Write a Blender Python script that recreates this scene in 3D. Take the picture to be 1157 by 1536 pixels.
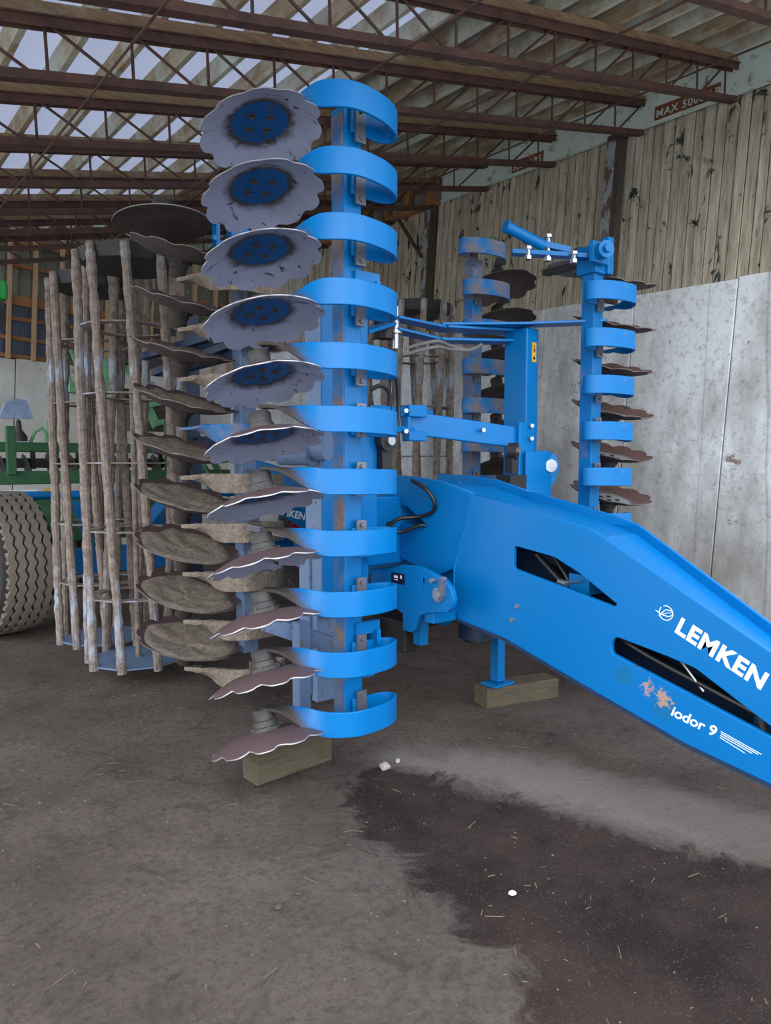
import bpy, bmesh, math, random
from math import sin, cos, pi, radians, sqrt
from mathutils import Vector, Matrix, noise
random.seed(7)
for o in list(bpy.data.objects): bpy.data.objects.remove(o)
scn = bpy.context.scene
COL = scn.collection

# ------------------------------------------------------------------ camera, world, exposure
YAW, PITCH, CAMH, F = 38.4, 4.0, 1.3, 1070.0
cam = bpy.data.cameras.new('camera'); co = bpy.data.objects.new('camera', cam); COL.objects.link(co)
cam.sensor_fit = 'HORIZONTAL'; cam.sensor_width = 36.0; cam.lens = F / 1157 * 36.0
cam.clip_start = .05; cam.clip_end = 200
co.location = (0, 0, CAMH); co.rotation_euler = (radians(90 - PITCH), 0, radians(-YAW))
scn.camera = co
CAM = Vector((0, 0, CAMH))
vs = scn.view_settings
vs.view_transform = 'Standard'; vs.look = 'None'; vs.gamma = 1; vs.use_curve_mapping = False
vs.exposure = .42
W = bpy.data.worlds.new('overcast_sky'); scn.world = W; W.use_nodes = True
nt = W.node_tree; bg = nt.nodes['Background']
tc = nt.nodes.new('ShaderNodeTexCoord'); sx = nt.nodes.new('ShaderNodeSeparateXYZ'); rp = nt.nodes.new('ShaderNodeValToRGB')
nt.links.new(tc.outputs['Generated'], sx.inputs[0]); nt.links.new(sx.outputs['Z'], rp.inputs[0]); nt.links.new(rp.outputs[0], bg.inputs[0])
rp.color_ramp.elements[0].color = (.62, .66, .70, 1); rp.color_ramp.elements[1].color = (.74, .84, 1, 1)
bg.inputs[1].default_value = 3.4
# soft overcast daylight has a direction: a broad, very soft sun from the open side behind the camera
sun = bpy.data.lights.new('hazy_sun', 'SUN'); sun.energy = .9; sun.angle = radians(50); sun.color = (1, .97, .93)
so = bpy.data.objects.new('hazy_sun', sun); COL.objects.link(so)
so.rotation_euler = Vector((.55, .62, -.42)).to_track_quat('-Z', 'Y').to_euler()

# building axes lean a few degrees from the machine: rotate about the camera axis
fw = Vector((sin(radians(YAW)) * cos(radians(PITCH)), cos(radians(YAW)) * cos(radians(PITCH)), -sin(radians(PITCH))))
BM = Matrix.Translation(CAM) @ Matrix.Rotation(radians(3.5), 4, fw) @ Matrix.Translation(-CAM)

# ------------------------------------------------------------------ materials
MATS = {}
class NB:
    def __init__(s, name):
        s.m = bpy.data.materials.new(name); s.m.use_nodes = True; s.t = s.m.node_tree; s.b = s.t.nodes['Principled BSDF']
        s.tc = s.t.nodes.new('ShaderNodeTexCoord'); MATS[name] = s.m
    def n(s, ty, **k):
        x = s.t.nodes.new(ty)
        for a, v in k.items(): setattr(x, a, v)
        return x
    def l(s, a, b): s.t.links.new(a, b)
    def noise(s, sc, det=4, rough=.6, vec=None, stretch=None, dist=0):
        x = s.n('ShaderNodeTexNoise'); x.inputs['Scale'].default_value = sc; x.inputs['Detail'].default_value = det
        x.inputs['Roughness'].default_value = rough; x.inputs['Distortion'].default_value = dist
        v = vec or s.tc.outputs['Object']
        if stretch:
            mp = s.n('ShaderNodeMapping'); mp.inputs['Scale'].default_value = stretch; s.l(v, mp.inputs[0]); v = mp.outputs[0]
        s.l(v, x.inputs['Vector']); return x.outputs['Fac']
    def ramp(s, fac, stops, interp='LINEAR'):
        r = s.n('ShaderNodeValToRGB'); r.color_ramp.interpolation = interp
        e = r.color_ramp.elements
        while len(e) < len(stops): e.new(.5)
        for i, (p, c) in enumerate(stops):
            e[i].position = p; e[i].color = (c, c, c, 1) if not isinstance(c, tuple) else (*c, 1)
        s.l(fac, r.inputs[0]); return r.outputs[0]
    def mix(s, f, a, b, mode='MIX'):
        x = s.n('ShaderNodeMix', data_type='RGBA', blend_type=mode)
        for i, v in ((0, f), (6, a), (7, b)):
            if hasattr(v, 'links'): s.l(v, x.inputs[i])
            else: x.inputs[i].default_value = v if i == 0 else (*v, 1)
        return x.outputs[2]
    def math(s, op, a, b=0., clamp=False):
        x = s.n('ShaderNodeMath', operation=op, use_clamp=clamp)
        for i, v in ((0, a), (1, b)):
            if hasattr(v, 'links'): s.l(v, x.inputs[i])
            else: x.inputs[i].default_value = v
        return x.outputs[0]
    def col(s, c):
        if hasattr(c, 'links'): s.l(c, s.b.inputs['Base Color'])
        else: s.b.inputs['Base Color'].default_value = (*c, 1)
    def set(s, rough=.6, metal=0, spec=None):
        if hasattr(rough, 'links'): s.l(rough, s.b.inputs['Roughness'])
        else: s.b.inputs['Roughness'].default_value = rough
        if hasattr(metal, 'links'): s.l(metal, s.b.inputs['Metallic'])
        else: s.b.inputs['Metallic'].default_value = metal
        if spec is not None: s.b.inputs['Specular IOR Level'].default_value = spec
    def bump(s, h, st=.3, d=.01):
        x = s.n('ShaderNodeBump'); x.inputs['Strength'].default_value = st; x.inputs['Distance'].default_value = d
        s.l(h, x.inputs['Height']); s.l(x.outputs[0], s.b.inputs['Normal'])
def srgb(r, g, b):
    f = lambda c: (c / 255 / 12.92) if c / 255 <= .04045 else ((c / 255 + .055) / 1.055) ** 2.4
    return (f(r), f(g), f(b))
def simple(name, c, rough=.6, metal=0, var=.12, sc=12, bump=0.0):
    b = NB(name); n = b.noise(sc)
    b.col(b.mix(b.ramp(n, [(.3, 0.), (.7, 1.)]), tuple(x * (1 - var) for x in c), tuple(min(1, x * (1 + var)) for x in c)))
    b.set(rough, metal)
    if bump: b.bump(n, bump, .01)
    return b.m

BLUE = srgb(0, 107, 172)
MUDC = srgb(150, 134, 122); MUDD = srgb(92, 80, 72)
def blue_paint(name, mud_lo, mud_hi, sc=5, rough=.34):
    b = NB(name); n = b.noise(sc, 5, .65); f = b.ramp(n, [(mud_lo, 0.), (mud_hi, 1.)])
    n2 = b.noise(2.2, 2); base = b.mix(n2, tuple(x * .9 for x in BLUE), tuple(min(1, x * 1.12) for x in BLUE))
    n3 = b.noise(60, 4, .7)
    mud = b.mix(n3, MUDD, tuple(x * 1.15 for x in MUDC))
    b.col(b.mix(f, base, mud)); b.set(b.mix(f, (rough,) * 3, (.95,) * 3), 0, .3)
    b.bump(b.math('MULTIPLY', n3, f), .6, .008)
    return b.m
M_BLUE = blue_paint('clean_blue_paint', .86, .97)
M_BLUEDUST = blue_paint('dusty_blue_paint', .58, .84, 4, .5)
M_BLUEMUD = blue_paint('muddy_blue_paint', .40, .60, 5, .6)
b = NB('tine_blue_with_muddy_tip'); v_ = b.n('ShaderNodeVectorMath', operation='LENGTH'); b.l(b.tc.outputs['Object'], v_.inputs[0])
n = b.noise(18, 5, .7); n2 = b.noise(2.2, 2); f = b.ramp(b.math('ADD', v_.outputs['Value'], b.math('MULTIPLY', b.math('SUBTRACT', n, .5), .08)), [(.255, 0.), (.30, 1.)])
b.col(b.mix(f, b.mix(n2, tuple(x * .9 for x in BLUE), tuple(min(1, x * 1.12) for x in BLUE)), b.mix(n, srgb(44, 40, 38), srgb(84, 76, 70)))); b.set(b.mix(f, (.34,) * 3, (.85,) * 3), 0, .3); M_TINE = b.m
# pale dusty blue on faces
b = NB('faded_blue_paint'); n = b.noise(7, 4); b.col(b.mix(b.ramp(n, [(.35, 0.), (.7, 1.)]), srgb(96, 140, 190), srgb(70, 120, 190)))
n2 = b.noise(30, 5, .7); b.col(b.mix(b.ramp(n2, [(.58, 0.), (.66, 1.)]), b.mix(n, srgb(118, 132, 150), srgb(84, 118, 162)), srgb(95, 82, 74))); b.set(.6); M_FADED = b.m
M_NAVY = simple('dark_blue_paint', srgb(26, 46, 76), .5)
# drawbar paint with scratch and green-grey stains kept near a place on the plate
b = NB('drawbar_blue_paint')
n2 = b.noise(1.6, 2); base = b.mix(n2, tuple(x * .94 for x in BLUE), tuple(min(1, x * 1.05) for x in BLUE))
def blob(b, c, r, k=1.0, amp=.6, nsc=9):
    v = b.n('ShaderNodeVectorMath', operation='DISTANCE'); b.l(b.tc.outputs['Object'], v.inputs[0]); v.inputs[1].default_value = c
    nn = b.noise(nsc, 4, .7)
    d = b.math('ADD', b.math('DIVIDE', v.outputs['Value'], r), b.math('MULTIPLY', b.math('SUBTRACT', nn, .5), amp * 2))
    return b.ramp(d, [(.6 * k, 1.), (1. * k, 0.)])
f = b.math('MULTIPLY', b.math('MAXIMUM', blob(b, (2.35, 1.345, .425), .05), blob(b, (2.35, 1.51, .50), .05)), .45)
base = b.mix(f, base, srgb(30, 100, 120))
f = b.math('MULTIPLY', b.math('MAXIMUM', blob(b, (2.35, 1.345, .452), .030, 1, 2.6, 55), blob(b, (2.35, 1.405, .478), .026, 1, 2.6, 55)), .9)
base = b.mix(f, base, srgb(176, 140, 118)); b.col(base); b.set(.36, 0, .3); M_DRAW = b.m
# disc faces: radial masks in object space
def disc_mat(name, centre, ring, rim, rcent=.105, spread=.03, rough=.38, metal=.35, mudd=.0):
    b = NB(name); s = b.n('ShaderNodeSeparateXYZ'); b.l(b.tc.outputs['Object'], s.inputs[0])
    r = b.math('SQRT', b.math('ADD', b.math('MULTIPLY', s.outputs[0], s.outputs[0]), b.math('MULTIPLY', s.outputs[1], s.outputs[1])))
    oi = b.n('ShaderNodeObjectInfo'); va = b.n('ShaderNodeVectorMath', operation='ADD'); b.l(b.tc.outputs['Object'], va.inputs[0])
    cx = b.n('ShaderNodeCombineXYZ'); b.l(b.math('MULTIPLY', oi.outputs['Random'], 40), cx.inputs[0]); b.l(cx.outputs[0], va.inputs[1])
    n = b.noise(11, 5, .65, va.outputs[0], None, 1.5)
    rr = b.math('ADD', r, b.math('MULTIPLY', b.math('SUBTRACT', n, .5), .07))
    n2 = b.noise(5, 4, .6, va.outputs[0]); rimc = b.mix(b.ramp(n2, [(.3, 0.), (.7, 1.)]), rim, tuple(x * 1.35 for x in rim))
    c1 = b.mix(b.ramp(r, [(rcent - .006, 0.), (rcent + .002, 1.)]), centre, ring)
    c2 = b.mix(b.ramp(rr, [(rcent + .004, 0.), (rcent + spread, 1.)]), c1, rimc)
    n3 = b.noise(9, 6, .7, va.outputs[0], None, 2)
    dirt = b.ramp(n3, [(.60 - mudd, 0.), (.64 - mudd, 1.)])
    b.col(b.mix(dirt, c2, srgb(52, 46, 42))); b.set(b.mix(dirt, (rough,) * 3, (.9,) * 3), b.math('MULTIPLY', b.math('SUBTRACT', 1., dirt), metal))
    b.bump(n3, .25, .006); return b.m
M_DIN = disc_mat('worn_disc_underside', srgb(24, 82, 138), srgb(70, 60, 54), srgb(148, 152, 172), .108, .035, .42, .35, .0)
M_DOUT = simple('bare_disc_steel', srgb(104, 84, 84), .5, .35, .15, 6)
M_DGREY = disc_mat('disc_with_bare_grey_centre', srgb(140, 148, 152), srgb(120, 120, 116), srgb(96, 72, 68), .12, .02, .55, .2)
M_DMUD = simple('mud_coated_disc_steel', srgb(74, 62, 58), .85, 0, .35, 9, .5)
b = NB('dried_mud'); n = b.noise(45, 8, .75); n2 = b.noise(8, 3)
b.col(b.mix(b.ramp(n, [(.3, 0.), (.7, 1.)]), srgb(104, 92, 80), b.mix(n2, srgb(160, 144, 130), srgb(190, 176, 160)))); b.set(.97, 0, .2); b.bump(n, 1., .012); M_MUD = b.m
b = NB('muddy_roller_steel'); n = b.noise(26, 7, .75); n2 = b.noise(6, 4, .6, None, (1, 1, .45)); f = b.ramp(n2, [(.36, 1.), (.43, 0.)])
mc = b.mix(b.ramp(n, [(.3, 0.), (.7, 1.)]), srgb(92, 80, 72), srgb(172, 156, 144))
b.col(b.mix(f, mc, srgb(170, 178, 192))); b.set(b.mix(f, (.95,) * 3, (.35,) * 3), b.math('MULTIPLY', f, .6)); b.bump(n, .9, .012); M_ROLL = b.m
M_STEEL = simple('bright_steel', srgb(165, 168, 172), .32, .8, .1)
M_GREY = simple('grey_clamp_steel', srgb(112, 116, 124), .42, .5, .12)
M_DARK = simple('dark_rubber_and_iron', srgb(30, 29, 30), .6)
M_HOSE = simple('black_hydraulic_hose', srgb(26, 26, 28), .42)
M_GREYHOSE = simple('grey_cable', srgb(110, 108, 104), .6)
M_HUB = simple('greasy_hub_iron', srgb(70, 68, 66), .6, .3, .3, 18, .3)
M_WHITE = simple('white_lettering', srgb(226, 234, 242), .5, 0, .03)
M_YELLOW = simple('yellow_sticker', srgb(216, 164, 30), .5)
M_BLACKP = simple('black_plate', srgb(22, 26, 44), .4)
M_RED = simple('red_rim_paint', srgb(170, 22, 44), .4)
M_GREEN = simple('green_paint', srgb(44, 92, 56), .55, 0, .2)
M_LGREEN = simple('pale_green_paint', srgb(112, 168, 124), .6, 0, .2)
M_BGREEN = simple('bright_green_paint', srgb(30, 150, 60), .5)
b = NB('tyre_rubber'); n = b.noise(30, 6, .7); b.col(b.mix(n, srgb(30, 30, 32), srgb(62, 60, 58))); b.set(.85); M_TYRE = b.m
b = NB('dusty_tread_rubber'); n = b.noise(30, 6, .7); b.col(b.mix(n, srgb(100, 92, 84), srgb(150, 140, 128))); b.set(.95); b.bump(n, .3, .005); M_TREAD = b.m
# steel of the roof
b = NB('rusty_painted_steel'); n = b.noise(9, 6, .7); b.col(b.mix(b.ramp(n, [(.35, 0.), (.7, 1.)]), srgb(62, 42, 38), srgb(98, 66, 54))); b.set(.75, 0); b.bump(n, .2, .005); M_RUST = b.m
# rough timber with lime-pale patches, a colour of its own per piece
def timber(name, a, c, pale, ps=(.5, .7), stretch=(8, 1, 8)):
    b = NB(name); oi = b.n('ShaderNodeObjectInfo'); va = b.n('ShaderNodeVectorMath', operation='ADD'); b.l(b.tc.outputs['Object'], va.inputs[0])
    cx = b.n('ShaderNodeCombineXYZ'); b.l(b.math('MULTIPLY', oi.outputs['Random'], 37), cx.inputs[1]); b.l(cx.outputs[0], va.inputs[1])
    g = b.noise(6, 6, .7, va.outputs[0], stretch); n2 = b.noise(2.4, 5, .7, va.outputs[0])
    base = b.mix(b.ramp(g, [(.3, 0.), (.7, 1.)]), a, c); b.col(b.mix(b.ramp(n2, [(ps[0], 0.), (ps[1], 1.)]), base, pale)); b.set(.9, 0, .2); b.bump(g, .4, .01); return b.m
M_PURL = timber('mottled_roof_timber', srgb(150, 126, 98), srgb(200, 182, 152), srgb(206, 212, 196), (.44, .6))
M_NAIL = timber('brown_blocking_timber', srgb(112, 90, 70), srgb(160, 134, 106), srgb(176, 170, 154), (.58, .75), (1, 8, 8))
M_STUD = timber('pine_stud_timber', srgb(160, 126, 92), srgb(196, 166, 130), srgb(186, 160, 130), (.6, .8), (8, 8, 1))
M_GIRT = timber('orange_girt_timber', srgb(140, 96, 62), srgb(178, 132, 92), srgb(140, 104, 74), (.6, .8), (1, 8, 8))
M_BLOCK = timber('weathered_block_timber', srgb(74, 66, 54), srgb(104, 94, 78), srgb(96, 88, 72), (.55, .75), (1, 9, 9))
# plank siding: grey-tan grain, dark knot-like mould spots, own tint per board
b = NB('weathered_siding_boards'); oi = b.n('ShaderNodeObjectInfo')
g = b.noise(5, 7, .75, None, (6, 6, .55)); base = b.mix(b.ramp(g, [(.25, 0.), (.5, .5), (.75, 1.)]), srgb(120, 106, 84), srgb(232, 226, 208))
tint = b.ramp(oi.outputs['Random'], [(0., srgb(150, 140, 120)), (.35, srgb(205, 196, 180)), (.7, srgb(180, 180, 168)), (1., srgb(160, 150, 128))])
base = b.mix(.35, base, tint, 'MULTIPLY'); n2 = b.noise(5.5, 6, .7, None, (1.4, 1.4, .75), .6)
base = b.mix(b.ramp(n2, [(.585, 0.), (.63, 1.)]), base, srgb(46, 56, 52)); 
n4 = b.noise(1.1, 3, .6, None, (1, 1, .5)); base = b.mix(b.math('MULTIPLY', b.ramp(n4, [(.45, 0.), (.75, 1.)]), .6), base, srgb(120, 108, 88))
b.col(b.mix(.0, base, base)); b.set(.9, 0, .2); b.bump(g, .35, .01); M_SIDE = b.m
# concrete
b = NB('stained_whitewashed_concrete'); n = b.noise(1.3, 6, .65, None, (1, 1, .45)); n2 = b.noise(22, 8, .75); n3 = b.noise(5, 5, .7, None, None, 1.)
base = b.mix(b.ramp(n, [(.38, 0.), (.58, 1.)]), srgb(172, 172, 170), srgb(226, 230, 234))
base = b.mix(b.ramp(n2, [(.5, 0.), (.72, .8)]), base, srgb(130, 128, 126))
s = b.n('ShaderNodeSeparateXYZ'); b.l(b.tc.outputs['Object'], s.inputs[0])
lowd = b.math('ADD', s.outputs[2], b.math('MULTIPLY', b.math('SUBTRACT', n, .5), 2.0)); base = b.mix(b.math('MULTIPLY', b.ramp(b.math('MULTIPLY', lowd, .5), [(.15, 1.), (.8, 0.)]), .7), base, srgb(128, 122, 116))
base = b.mix(b.ramp(n3, [(.665, 0.), (.69, 1.)]), base, srgb(138, 122, 112))
cr = b.n('ShaderNodeTexVoronoi', feature='DISTANCE_TO_EDGE'); cr.inputs['Scale'].default_value = .8
mp = b.n('ShaderNodeMapping'); b.l(b.tc.outputs['Object'], mp.inputs[0]); mp.inputs['Scale'].default_value = (1, 1, .12)
nz = b.n('ShaderNodeTexNoise'); nz.inputs['Scale'].default_value = 2.5; b.l(mp.outputs[0], nz.inputs['Vector'])
vm = b.n('ShaderNodeMix', data_type='RGBA'); vm.inputs[0].default_value = .12; b.l(mp.outputs[0], vm.inputs[6]); b.l(nz.outputs['Color'], vm.inputs[7]); b.l(vm.outputs[2], cr.inputs['Vector'])
base = b.mix(b.ramp(cr.outputs['Distance'], [(0., .4), (.003, 0.)]), base, srgb(100, 92, 86))
b.col(base); b.set(.85, 0, .3); b.bump(n2, .2, .008); M_CONC = b.m
b = NB('pale_concrete'); n = b.noise(1.8, 6, .7); n3 = b.noise(6, 4, .7); base = b.mix(b.ramp(n, [(.35, 0.), (.65, 1.)]), srgb(182, 178, 168), srgb(212, 212, 206))
b.col(b.mix(b.ramp(n3, [(.64, 0.), (.68, 1.)]), base, srgb(140, 130, 116))); b.set(.85); M_CONC2 = b.m
M_SKINW = NB('white_roof_sheet'); b = M_SKINW; n = b.noise(3, 4); b.col(b.mix(n, srgb(206, 208, 220), srgb(232, 234, 242))); b.set(.7)
b.b.inputs['Transmission Weight'].default_value = 0
tr = b.n('ShaderNodeBsdfTranslucent'); tr.inputs[0].default_value = (.8, .82, .9, 1); mx = b.n('ShaderNodeMixShader'); mx.inputs[0].default_value = .32
out = [x for x in b.t.nodes if x.type == 'OUTPUT_MATERIAL'][0]; b.l(b.b.outputs[0], mx.inputs[1]); b.l(tr.outputs[0], mx.inputs[2]); b.l(mx.outputs[0], out.inputs[0]); M_SKINW = b.m
M_SKING = simple('grey_roof_boarding', srgb(158, 154, 152), .85, 0, .15, 4)
M_MINT = NB('mint_painted_beam'); b = M_MINT; n = b.noise(10, 6, .7); b.col(b.mix(b.ramp(n, [(.56, 0.), (.68, 1.)]), srgb(206, 220, 212), srgb(128, 116, 96))); b.set(.6); M_MINT = b.m
M_RLET = simple('rust_stencil_patch', srgb(124, 72, 48), .8, 0, .3, 20)
M_OLIVE = simple('olive_wall_sheet', srgb(128, 132, 112), .7, 0, .1)
M_SLATE = simple('slate_blue_ribbed_sheet', srgb(92, 104, 124), .5, .1, .1)
M_COLUMN = simple('dark_weathered_column', srgb(70, 60, 54), .8, 0, .3, 8)
M_GALV = NB('galvanised_column'); b = M_GALV; n = b.noise(14, 5, .7, None, (1, 1, .5)); b.col(b.mix(b.ramp(n, [(.45, 0.), (.55, 1.)]), srgb(84, 72, 62), srgb(146, 150, 152))); b.set(.7); M_GALV = b.m
M_HOLE = simple('white_hole_daylight', srgb(250, 250, 250), .5)
# dirt floor
b = NB('dirt_floor'); at = b.n('ShaderNodeAttribute', attribute_name='stain'); at2 = b.n('ShaderNodeAttribute', attribute_name='pale')
P = b.tc.outputs['Object']
n = b.noise(1.6, 7, .7); n2 = b.noise(38, 8, .8); n3 = b.noise(5, 7, .72, None, None, .8); n5 = b.noise(140, 3, .7)
base = b.mix(b.ramp(n, [(.32, 0.), (.68, 1.)]), srgb(90, 79, 72), srgb(120, 107, 99))
base = b.mix(b.ramp(n3, [(.52, 0.), (.72, .75)]), base, srgb(66, 57, 52))
base = b.mix(b.ramp(n2, [(.48, 0.), (.66, .65)]), base, srgb(60, 51, 47))
base = b.mix(b.ramp(n5, [(.62, 0.), (.74, .5)]), base, srgb(146, 136, 126))
pf = b.math('ADD', at2.outputs['Fac'], b.math('MULTIPLY', b.math('SUBTRACT', n3, .5), 1.1)); base = b.mix(b.math('MULTIPLY', b.ramp(pf, [(.35, 0.), (.8, 1.)]), .8), base, srgb(146, 136, 128))
sf = b.math('ADD', at.outputs['Fac'], b.math('MULTIPLY', b.math('SUBTRACT', n3, .5), 1.7)); sm = b.ramp(sf, [(.38, 0.), (.62, 1.)])
sc_ = b.mix(b.ramp(n, [(.4, 0.), (.6, 1.)]), srgb(44, 33, 30), srgb(70, 55, 49)); sc_ = b.mix(b.ramp(n5, [(.58, 0.), (.7, .6)]), sc_, srgb(122, 112, 104))
b.col(b.mix(b.math('MULTIPLY', sm, .92), base, sc_)); b.set(.97, 0, .15)
h = b.math('ADD', b.math('MULTIPLY', n2, .8), b.math('MULTIPLY', n3, 1.)); b.bump(h, .9, .025); M_FLOOR = b.m

# ------------------------------------------------------------------ geometry helpers
class G:
    def __init__(s): s.v = []; s.f = []
    def add(s, v, f):
        o = len(s.v); s.v += [tuple(p) for p in v]; s.f += [tuple(i + o for i in q) for q in f]; return s
    def box(s, c, d, R=None):
        v = []
        for x in (-.5, .5):
            for y in (-.5, .5):
                for z in (-.5, .5):
                    p = Vector((x * d[0], y * d[1], z * d[2])); p = R @ p if R else p
                    v.append(p + Vector(c))
        return s.add(v, [(0, 1, 3, 2), (4, 6, 7, 5), (0, 4, 5, 1), (2, 3, 7, 6), (0, 2, 6, 4), (1, 5, 7, 3)])
    def bar(s, a, b, w, h, up=(0, 0, 1)):
        a = Vector(a); b = Vector(b); d = (b - a); L = d.length; d.normalize(); u = Vector(up)
        if abs(u.dot(d)) > .98: u = Vector((1, 0, 0))
        sd = d.cross(u).normalized(); u = sd.cross(d)
        R = Matrix((sd, d, u)).transposed()
        return s.box((a + b) / 2, (w, L, h), R)
    def tube(s, pts, r, n=8, cap=True):
        pts = [Vector(p) for p in pts]; rr = r if isinstance(r, (list, tuple)) else [r] * len(pts)
        o = []; prev = None
        for i, p in enumerate(pts):
            d = (pts[min(i + 1, len(pts) - 1)] - pts[max(i - 1, 0)]).normalized()
            if prev is None:
                u = Vector((0, 0, 1)) if abs(d.z) < .9 else Vector((1, 0, 0)); a = d.cross(u).normalized()
            else: a = (prev - d * prev.dot(d)).normalized()
            prev = a; c = d.cross(a)
            for k in range(n):
                t = 2 * pi * k / n; o.append(p + (a * cos(t) + c * sin(t)) * rr[i])
        f = [(i * n + k, i * n + (k + 1) % n, (i + 1) * n + (k + 1) % n, (i + 1) * n + k) for i in range(len(pts) - 1) for k in range(n)]
        if cap: f += [tuple(range(n))[::-1], tuple((len(pts) - 1) * n + k for k in range(n))]
        return s.add(o, f)
    def cyl(s, a, b, r, n=14): return s.tube([a, b], r, n)
    def lathe(s, prof, n=24, M=None, close=False):
        o = []
        for (r, z) in prof:
            for k in range(n):
                t = 2 * pi * k / n; p = Vector((r * cos(t), r * sin(t), z)); o.append(M @ p if M else p)
        m = len(prof); f = []
        for i in range(m - (0 if close else 1)):
            j = (i + 1) % m
            for k in range(n): f.append((i * n + k, i * n + (k + 1) % n, j * n + (k + 1) % n, j * n + k))
        if not close: f += [tuple(range(n))[::-1], tuple((m - 1) * n + k for k in range(n))]
        return s.add(o, f)
    def poly(s, pts, th, o=(0, 0, 0), ax=(1, 0, 0), ay=(0, 1, 0)):
        # convex or simple outline extruded along ax x ay
        ax = Vector(ax); ay = Vector(ay); n = ax.cross(ay).normalized(); o = Vector(o); k = len(pts)
        v = [o + ax * p[0] + ay * p[1] + n * t for t in (-th / 2, th / 2) for p in pts]
        return s.add(v, [tuple(range(k))[::-1], tuple(range(k, 2 * k))] + [(i, (i + 1) % k, (i + 1) % k + k, i + k) for i in range(k)])
    def mesh(s, name, mat, smooth=False):
        me = bpy.data.meshes.new(name); me.from_pydata(s.v, [], s.f)
        bm = bmesh.new(); bm.from_mesh(me); bmesh.ops.recalc_face_normals(bm, faces=bm.faces); bm.to_mesh(me); bm.free()
        for m in (mat if isinstance(mat, list) else [mat]): me.materials.append(m)
        if smooth:
            me.shade_smooth()
            if smooth != 2: me.set_sharp_from_angle(angle=radians(38))
        return me
    def obj(s, name, mat, parent=None, smooth=False, bevel=0):
        me = s.mesh(name, mat, smooth); return link(name, me, parent, bevel)
def link(name, me, parent=None, bevel=0, M=None):
    o = bpy.data.objects.new(name, me); COL.objects.link(o)
    if M is not None: o.matrix_world = M
    if parent is not None: o.parent = parent
    if bevel:
        md = o.modifiers.new('b', 'BEVEL'); md.width = bevel; md.segments = 2; md.limit_method = 'ANGLE'
    return o
def tag(o, label=None, cat=None, group=None, kind=None):
    for k, v in (('label', label), ('category', cat), ('group', group), ('kind', kind)):
        if v: o[k] = v
    return o
def empty(name, loc=(0, 0, 0)):
    o = bpy.data.objects.new(name, None); COL.objects.link(o); o.location = loc; return o
def bobj(g, name, mat, parent=None, **k):      # building object: a child inherits the lean from its parent
    o = g.obj(name, mat, parent, **k)
    if parent is None: o.matrix_world = BM; o['kind'] = 'structure'
    return o
def curve_mesh(loops, th, bev=0):
    cu = bpy.data.curves.new('c', 'CURVE'); cu.dimensions = '2D'; cu.fill_mode = 'BOTH'; cu.extrude = th / 2; cu.bevel_depth = bev
    for lp in loops:
        sp = cu.splines.new('POLY'); sp.points.add(len(lp) - 1); sp.use_cyclic_u = True
        for i, p in enumerate(lp): sp.points[i].co = (p[0], p[1], 0, 1)
    o = bpy.data.objects.new('c', cu); COL.objects.link(o); dg = bpy.context.evaluated_depsgraph_get()
    me = bpy.data.meshes.new_from_object(o.evaluated_get(dg)); bpy.data.objects.remove(o); return me
def text_mesh(s, size, th, off=0, shear=0, sp=1):
    cu = bpy.data.curves.new('t', 'FONT'); cu.body = s; cu.size = size; cu.extrude = th / 2; cu.offset = off; cu.shear = shear; cu.space_character = sp
    o = bpy.data.objects.new('t', cu); COL.objects.link(o); dg = bpy.context.evaluated_depsgraph_get()
    me = bpy.data.meshes.new_from_object(o.evaluated_get(dg)); bpy.data.objects.remove(o); return me
def sp3(p, k=6):
    o = []
    for i in range(len(p) - 1):
        a, b_, c, d = [Vector(p[max(0, min(len(p) - 1, j))]) for j in (i - 1, i, i + 1, i + 2)]
        for q in range(k):
            t = q / k; o.append(.5 * ((2 * b_) + (c - a) * t + (2 * a - 5 * b_ + 4 * c - d) * t * t + (3 * b_ - a - 3 * c + d) * t ** 3))
    o.append(Vector(p[-1])); return o
def round_loop(lp, r, k=4):
    o = []; n = len(lp)
    for i in range(n):
        a, p, c = Vector(lp[i - 1]), Vector(lp[i]), Vector(lp[(i + 1) % n])
        d1 = (a - p); d2 = (c - p); q = min(r, d1.length * .45, d2.length * .45)
        s_, e_ = p + d1.normalized() * q, p + d2.normalized() * q
        for j in range(k + 1):
            t = j / k; o.append(tuple((1 - t) ** 2 * s_ + 2 * t * (1 - t) * p + t * t * e_))
    return o
# a frame for flat things that stand in the plane X = const: local x runs along +Y or -Y, local y up
def planeX(X, y0=0, z0=0, flip=False):
    # local x -> -Y (so that it reads left to right seen from -X), local y -> Z, local z -> -X
    return Matrix(((0, 0, -1, X), (-1, 0, 0, y0), (0, 1, 0, z0), (0, 0, 0, 1)))
def plateX(name, X, loops, th, mat, parent, bev=.002, rr=.0):
    lps = [[(-p[0], p[1]) for p in (round_loop(l, rr) if rr else l)] for l in loops]
    me = curve_mesh(lps, th, bev); me.transform(planeX(X)); me.materials.append(mat)
    o = link(name, me); setp(o, parent); return o

# ------------------------------------------------------------------ the building
WX = 5.2
def roofz(x): return 4.06 - .27 * (WX - x)       # underside of the bottom chords
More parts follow.
